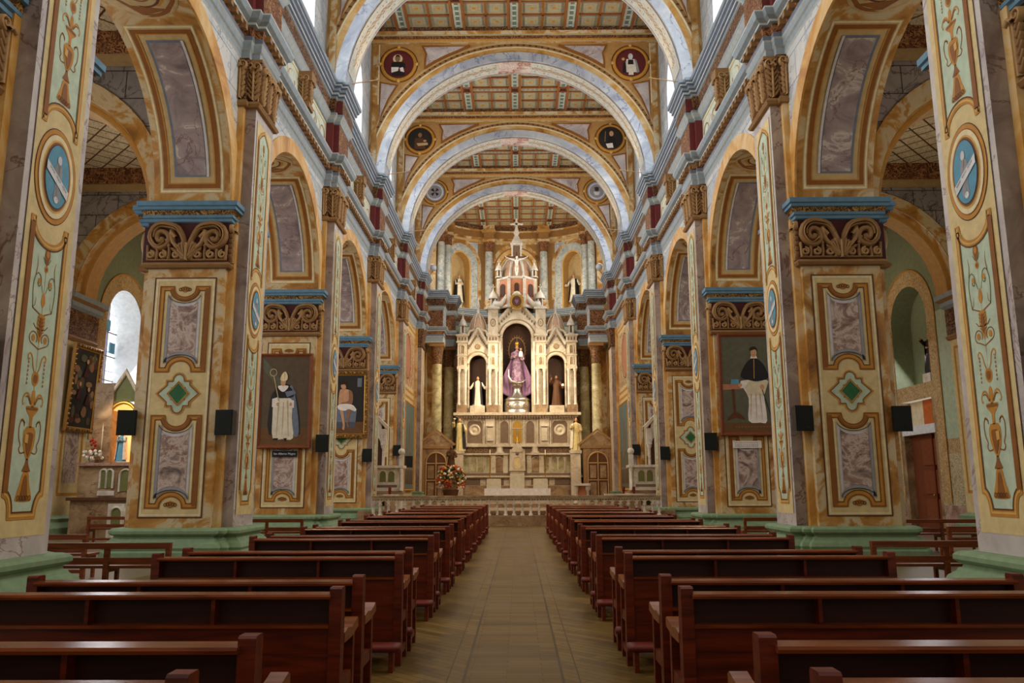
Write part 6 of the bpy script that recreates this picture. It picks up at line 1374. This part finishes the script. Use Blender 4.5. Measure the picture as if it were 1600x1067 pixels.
# ================================================================== STATUES
# crucifix before the dome
root = empty('crucifix', (0.03, 59.45, 17.42), 'white crucified figure before the altarpiece dome', 'crucifix')
mb = MB(); mb.box(-.06, .06, .1, .18, 0, 1.9, 'brown_cloth'); mb.box(-.95, .95, .1, .18, 1.45, 1.55, 'brown_cloth'); mb.build('cross', root)
mb = MB()
mb.grid([[(rx*cos(a), .02+ry*sin(a), z) for a in [2*pi*j/16 for j in range(16)]] for z, rx, ry in ((.62, .1, .08), (.75, .12, .09), (.9, .1, .07), (1.05, .13, .09), (1.2, .16, .09), (1.27, .1, .06), (1.32, .045, .045), (1.36, .045, .045))], 'linen', True, True)
mb.sphere((.02, -.03, 1.44), .09, 'linen', 12, sz=1.2)
for q in (-1, 1):
    mb.tube([(q*.13, .02, 1.22), (q*.45, .04, 1.33), (q*.8, .06, 1.48)], [.055, .042, .03], 10, 'linen'); 
    for i in range(5): mb.tube([(q*.8, .05, 1.48), (q*(.88-.01*abs(i-2)), .03, 1.45+.03*i)], [.014, .008], 5, 'linen')
    mb.tube([(q*.06, .02, .68), (q*.07, -.06, .38), (q*.03, .02, .08), (q*.03, -.05, .0)], [.085, .06, .042, .03], 10, 'linen')
mb.build('body', root)
mb = MB(); mb.lathe([(.12, .58), (.15, .66), (.12, .78)], (0, .02, 0), 16, 'chair_white'); mb.build('loincloth', root)
# Virgin on silver pedestal
root = empty('silver_pedestal', (.03, 60.25, 7.02), 'tall embossed silver pedestal in the central niche', 'pedestal')
mb = MB(); mb.lathe([(1.0, 0), (1.05, .1), (.95, .16), (1.0, .3), (.98, .75), (.9, .95), (.98, 1.02), (.8, 1.15), (.5, 1.35), (.32, 1.6), (.26, 1.9), (.3, 1.95)], n=32, mat='silver', sy=.6); mb.build('body', root)
mb = MB(); mb.lathe([(.3, 1.95), (.4, 2.02), (.4, 2.2), (.34, 2.25)], n=20, mat='silver', sy=.8); mb.build('crown_block', root)
mb = MB(); P = Paint(mb, lambda u, v, h: (u, -.6*sqrt(max(0, 1-(u)**2))-.01-h, v), .01); P.ring(0, .55, .34, .22, .06, 'silver', 1); [P.stroke([(a, b) for a, b in spiral(q*.62, .55, .16, .03, 90, 1.3, 12)], .05, 'silver', 1, relief=.04) for q in (-1, 1)]; mb.build('embossing', root)
for x in (-.8, .8):
    mb = MB(); mb.tube([(x*.95, -.25, .12), (x*1.1, -.3, -.0)], [.08, .05], 8, 'silver'); mb.build('foot', root)
v = statue('virgin_statue', (.03, 60.2, 9.3), 2.9, 'crowned statue in purple robe and wide spread purple cape, holding a child', 'gown', None, pose='hold', veil='purple_dark')
st_items(v, 'child', 2.9)
mb = MB(); mb.lathe([(.13, 0), (.15, .1), (.2, .2), (.1, .34), (.02, .42)], (0, 0, 2.8), 12, 'gold'); mb.build('crown', v)
mb = MB(); rows = []
for i, t in enumerate((0, .2, .4, .6, .8, 1.0)):
    z = 2.4-t*3.5; hw = .2+.86*min(1, t*1.7); rows.append([(hw*(2*j/40-1), .3+.05*sin(j*1.3)*t-.3*abs(2*j/40-1)**2*t, z+.3*abs(2*j/40-1)**2*t) for j in range(41)])
mb.grid(rows, 'purple', True); mb.grid([[(x, y-.01, z) for x, y, z in rows[-1]], [(x, y-.01, z+.1) for x, y, z in rows[-1]]], 'purple_dark'); mb.build('cape', v)
mb = MB(); pts = [(-.62, 1.0), (-.62, .4), (-.45, .08), (0, -.06), (.4, .02), (.66, .22)]
mb.tube([(a, -.32, b) for a, b in pts], [.02, .09, .13, .13, .09, .02], 10, 'silver'); tag(mb.build('crescent', v), 'silver crescent moon')
# rays behind
mb = MB(); P = Paint(mb, lambda u, v, h: (u, -h, v), .01)
P.ring(0, 0, .62, 1.0, .08, 'gilt_brown', 1)
for i in range(24): a = 2*pi*i/24; P.stroke([(.64*cos(a), 1.02*sin(a)), (.78*cos(a), 1.2*sin(a))], .06, 'gilt_frame', 1, taper=True)
mb.box(-.03, .03, 0, .05, -1.5, 1.0, 'gilt_brown'); tag(mb.build('mandorla', None, (.03, 60.9, 11.9)), 'dim gilt ray halo behind the purple-caped statue', 'halo')
f = statue('friar_statue', (-2.92, 60.15, 7.55), 2.25, 'white-robed black-hooded friar statue in the left altarpiece niche', 'white_cloth', 'black_cloth', pose='open', base_h=.0); 
f = statue('friar_statue', (2.98, 60.15, 7.55), 2.3, 'brown-robed friar statue holding a white orb in the right altarpiece niche', 'brown_cloth', None, skin='skin_dark', pose='raise', beard=True); st_items(f, 'orb', 2.3); st_items(f, 'cross', 2.3)
f = statue('saint_statue', (-4.15, 58.7, 4.2), 2.35, 'cream-robed veiled statue standing at the left end of the altarpiece', 'cream_cloth', 'black_cloth', pose='raise', veil='linen'); st_items(f, 'lily', 2.35)
f = statue('saint_statue', (4.3, 58.7, 4.2), 2.35, 'cream-robed statue standing at the right end of the altarpiece', 'cream_cloth', 'white_cloth', pose='book', veil='hair')
for s in (-1, 1):
    mb = MB(); mb.box(-.35, .35, -.3, .3, 0, 3.42, 'stone_ivory'); mb.box(-.42, .42, -.36, .36, 3.2, 3.42, 'stone_ivory'); o = mb.build('statue_pillar', None, (s*4.22, 58.7, .78)); tag(o, 'square ivory pillar under the %s end statue of the altarpiece' % SIDE[s], 'pillar')
for s in (-1, 1):
    x, y, _ = ap(s*45, AR+.25, 0)
    mb = MB(); mb.box(-.4, .4, -.3, .3, 0, .5, 'stone_brown'); mb.lathe([(.32, .5), (.28, .9), (.34, 1.0), (.34, 1.1)], n=12, mat='stone_ivory'); o = mb.build('statue_pedestal', None, (x, y, 15.55)); tag(o, 'grey pedestal in the %s upper apse niche' % SIDE[s], 'pedestal')
    statue('saint_statue', (x, y, 16.65), 2.4, 'small-looking black and white friar statue in the %s upper apse niche' % SIDE[s], 'white_cloth', 'black_cloth', pose='open' if s > 0 else 'pray', rz=-s*.5)
# standing saint above the bouquet
mb = MB(); mb.box(-.4, .4, -.35, .35, 0, 1.75, 'stone_brown'); o = mb.build('statue_pedestal', None, (-4.1, 51.0, .6)); tag(o, 'brown pedestal hidden behind the large bouquet', 'pedestal')
f = statue('saint_statue', (-4.1, 51.0, 2.35), 1.85, 'bearded statue in dark brown behind the large bouquet', 'brown_cloth', None, skin='skin_dark', pose='hold', beard=True)
root = empty('flower_arrangement', (-4.0, 49.6, .6), 'large round bouquet of orange, red, yellow and white flowers left of the altar', 'flowers')
mb = MB(); mb.lathe([(.35, 0), (.42, .5), (.5, .85)], n=16, mat='brown_cloth'); mb.build('basket', root)
mb = MB(); rr = random.Random(5)
for i in range(260):
    a, b = rr.uniform(0, 2*pi), rr.uniform(-.5, 1.2); r = .82*rr.uniform(.75, 1.0); c = (r*cos(a)*cos(b), .7*r*sin(a)*cos(b), 1.45+r*.95*sin(b)); d = Vector((rr.uniform(-1, 1), rr.uniform(-1, 1), rr.uniform(-1, 1))).normalized()*.13; e = Vector((rr.uniform(-1, 1), rr.uniform(-1, 1), rr.uniform(-1, 1))).normalized()*.05
    c = Vector(c); mb.poly([tuple(c-d), tuple(c+e), tuple(c+d), tuple(c-e)], 'leaf_green')
tag(mb.build('foliage', root), kind='stuff')
mb = MB()
for i in range(230):
    a, b = rr.uniform(0, 2*pi), rr.uniform(-.6, 1.3); r = .92*rr.uniform(.9, 1.0); p = (r*cos(a)*cos(b), .72*r*sin(a)*cos(b), 1.45+r*.98*sin(b)); m = rr.choice(['flower_orange', 'flower_orange', 'flower_red', 'flower_yellow', 'flower_white', 'flower_white', 'leaf_green'])
    if abs(p[0]) < .4 and p[2] < 1.4: m = rr.choice(['flower_orange', 'flower_red', 'flower_orange'])
    mb.sphere(p, rr.uniform(.05, .085), m, 6)
tag(mb.build('blossoms', root), kind='stuff')

# candle stands in front of the altarpiece
for s in (-1, 1):
    root = empty('candle_stand', (s*2.0+(.1 if s < 0 else 0), 57.4, .78), 'slender gilt candle stand %s of the tabernacle' % SIDE[s], 'candle stand')
    mb = MB(); mb.lathe([(.22, 0), (.2, .06), (.05, .15), (.035, .6), (.06, .7), (.03, .8), (.03, 2.9), (.08, 3.0), (.1, 3.05)], n=12, mat='gold'); mb.build('stem', root)
    mb = MB(); mb.lathe([(.035, 3.05), (.035, 3.4), (.002, 3.42)], n=8, mat='linen'); mb.build('candle', root)
# red votive lamps on the rail
for x, nm in ((-5.6, 'red glass votive lamp left of the altar table, near the left pulpit'), (4.75, 'inner of two red votive lamps near the right pulpit'), (5.2, 'outer of two red votive lamps beside the right pulpit')):
    mb = MB(); mb.lathe([(.04, 0), (.06, .03), (.04, .06), (.07, .1), (.07, .28), (.055, .31)], n=12, mat='red'); o = mb.build('votive_lamp', None, (x, 36.3, 1.3 if x > 0 else 1.3)); tag(o, nm, 'lamp', 'red votive lamps')
mb = MB(); mb.box(3.9, 5.6, 36.1, 36.5, 1.24, 1.3, 'stone_ivory'); mb.box(4.0, 5.5, 36.2, 36.4, .6, 1.24, 'stone_brown'); tag(mb.build('votive_shelf'), 'low stone shelf carrying the two red lamps on the right', 'shelf')
mb = MB(); mb.box(-5.9, -5.2, 36.1, 36.5, 1.24, 1.3, 'stone_ivory'); mb.box(-5.8, -5.3, 36.2, 36.4, .6, 1.24, 'stone_brown'); tag(mb.build('votive_shelf'), 'low stone shelf carrying the red lamp on the left', 'shelf')

# globe lamps at the end of the entablature and iron tie stubs
for s in (-1, 1):
    root = empty('globe_lamp', (s*6.1, 55.6, 16.1), 'round glass globe lamp on a curved arm at the %s end of the entablature' % SIDE[s], 'lamp')
    mb = MB(); mb.tube([(0, 0, 0), (0, -.1, .4), (-s*.2, -.2, .6)], .03, 6, 'steel'); mb.build('arm', root)
    mb = MB(); mb.sphere((-s*.2, -.2, .85), .27, 'globe_glass', 14); mb.build('globe', root)
for k in (2, 3, 4):
    for s in (-1, 1):
        mb = MB(); mb.tube([(s*6.5, DK(k)+.5, 16.3), (s*5.0, DK(k)+.2, 16.36)], .022, 6, 'relief_light'); mb.sphere((s*5.0, DK(k)+.2, 16.36), .05, 'relief_light', 6)
        o = mb.build('iron_rod'); tag(o, 'thin iron rod jutting from the %s cornice at the %s visible ceiling arch' % (SIDE[s], ['', '', 'largest', 'middle', 'third'][k]), 'rod', 'iron rods at the ceiling arches')

# ================================================================== LEFT AISLE ALTAR AND RIGHT NICHE STATUE
root = empty('aisle_altar', (-13.9, 27.9, 0), 'marble side altar with glowing arched shrine below the left aisle window', 'altar')
T = lambda x, y, z: (x, y, z)
mb = MB(); mb.box(-.95, 1.1, -.6, .5, 0, 1.2, 'stone_brown'); mb.box(-1.05, 1.2, -.7, .5, 1.2, 1.3, 'brown_cloth'); mb.box(.35, .95, -.64, -.6, 0, 1.1, 'white_marble'); blind(mb, .65, .1, .95, .16, -.64, 'moss', 'white_marble'); mb.build('altar_block', root)
mb = MB(); mb.box(-.85, 1.0, -.4, .5, 1.3, 2.35, 'stone_brown')
for c in (.0, .22): blind(mb, c, 1.62, 2.2, .08, -.41, 'moss', 'white_marble')
mb.box(-.15, .42, -.46, -.4, 1.36, 1.52, 'white_marble'); blind(mb, .75, 1.5, 2.2, .16, -.41, 'moss', 'white_marble'); mb.box(-.9, 1.1, -.5, .5, 2.35, 2.45, 'pink_tile'); mb.build('gradine', root)
mb = MB(); mb.box(-.62, .0, -.2, .5, 2.45, 5.2, 'stone_brown'); mb.build('side_wall', root)
mb = MB(); c, hw = .35, .42; n = 14; A = [(c-hw*cos(pi*i/n), 4.0+hw*1.1*sin(pi*i/n)) for i in range(n+1)]
loop = [(c-hw, 2.5)]+A+[(c+hw, 2.5)]; mb.grid([[(a, -.1, b) for a, b in loop], [(a, .4, b) for a, b in loop]], 'lit_niche', False); mb.poly([(a, .4, b) for a, b in loop], 'lit_niche'); mb.build('shrine_niche', root)
mb = MB(); P = Paint(mb, lambda u, v, h: (u, -.12-h, v), .01); P.stroke([(c-hw-.06, 2.5)]+[(c-(hw+.06)*cos(pi*i/n), 4.0+(hw+.06)*1.1*sin(pi*i/n)) for i in range(n+1)]+[(c+hw+.06, 2.5)], .13, 'gold', 1, relief=.06)
mb.poly([(c-.6, -.1, 4.55), (c+.6, -.1, 4.55), (c, -.1, 5.5)], 'moss'); P.stroke([(c-.72, 4.4), (c, 5.6), (c+.72, 4.4)], .13, 'stone_ivory', 1, relief=.08); mb.lathe([(.05, 2.45), (.06, 3.6), (.02, 4.5)], (c-.62, -.15, 0), 8, 'stone_ivory'); mb.build('gable', root)
f = statue('figurine', (-13.55, 27.85, 2.5), 1.05, 'small blue-grey figurine inside the glowing shrine of the left aisle', 'blue', 'linen', pose='pray')
root = empty('flower_vase', (-14.35, 27.5, 2.45), 'vase of red and white flowers at the left of the glowing shrine', 'flowers')
mb = MB(); mb.lathe([(.08, 0), (.12, .12), (.06, .25)], n=10, mat='silver'); mb.build('vase', root)
mb = MB(); [mb.sphere((rr.uniform(-.3, .3), rr.uniform(-.15, .15), rr.uniform(.15, .4)), .06, 'flower_white', 6) for i in range(18)]; [mb.sphere((rr.uniform(-.1, .12), rr.uniform(-.1, .1), rr.uniform(.4, .9)), .05, 'flower_red', 6) for i in range(10)]; tag(mb.build('blossoms', root), kind='stuff')
mb = MB(); mb.box(-.3, .3, -.3, .3, 0, .35, 'white_marble'); o = mb.build('statue_pedestal', None, (16.25, DK(2)+3.9, 5.55)); tag(o, 'white pedestal in the green niche above the wooden door', 'pedestal')
statue('friar_statue', (16.2, DK(2)+3.9, 5.9), 1.6, 'dark robed statue in the green arched niche above the wooden door', 'black_cloth', 'brown_cloth', skin='skin', pose='raise', rz=-pi/2)
spot('shrine_light', (-13.8, 26.6, 4.6), (-13.55, 28.2, 3.4), 60, (1, .75, .45), 80)
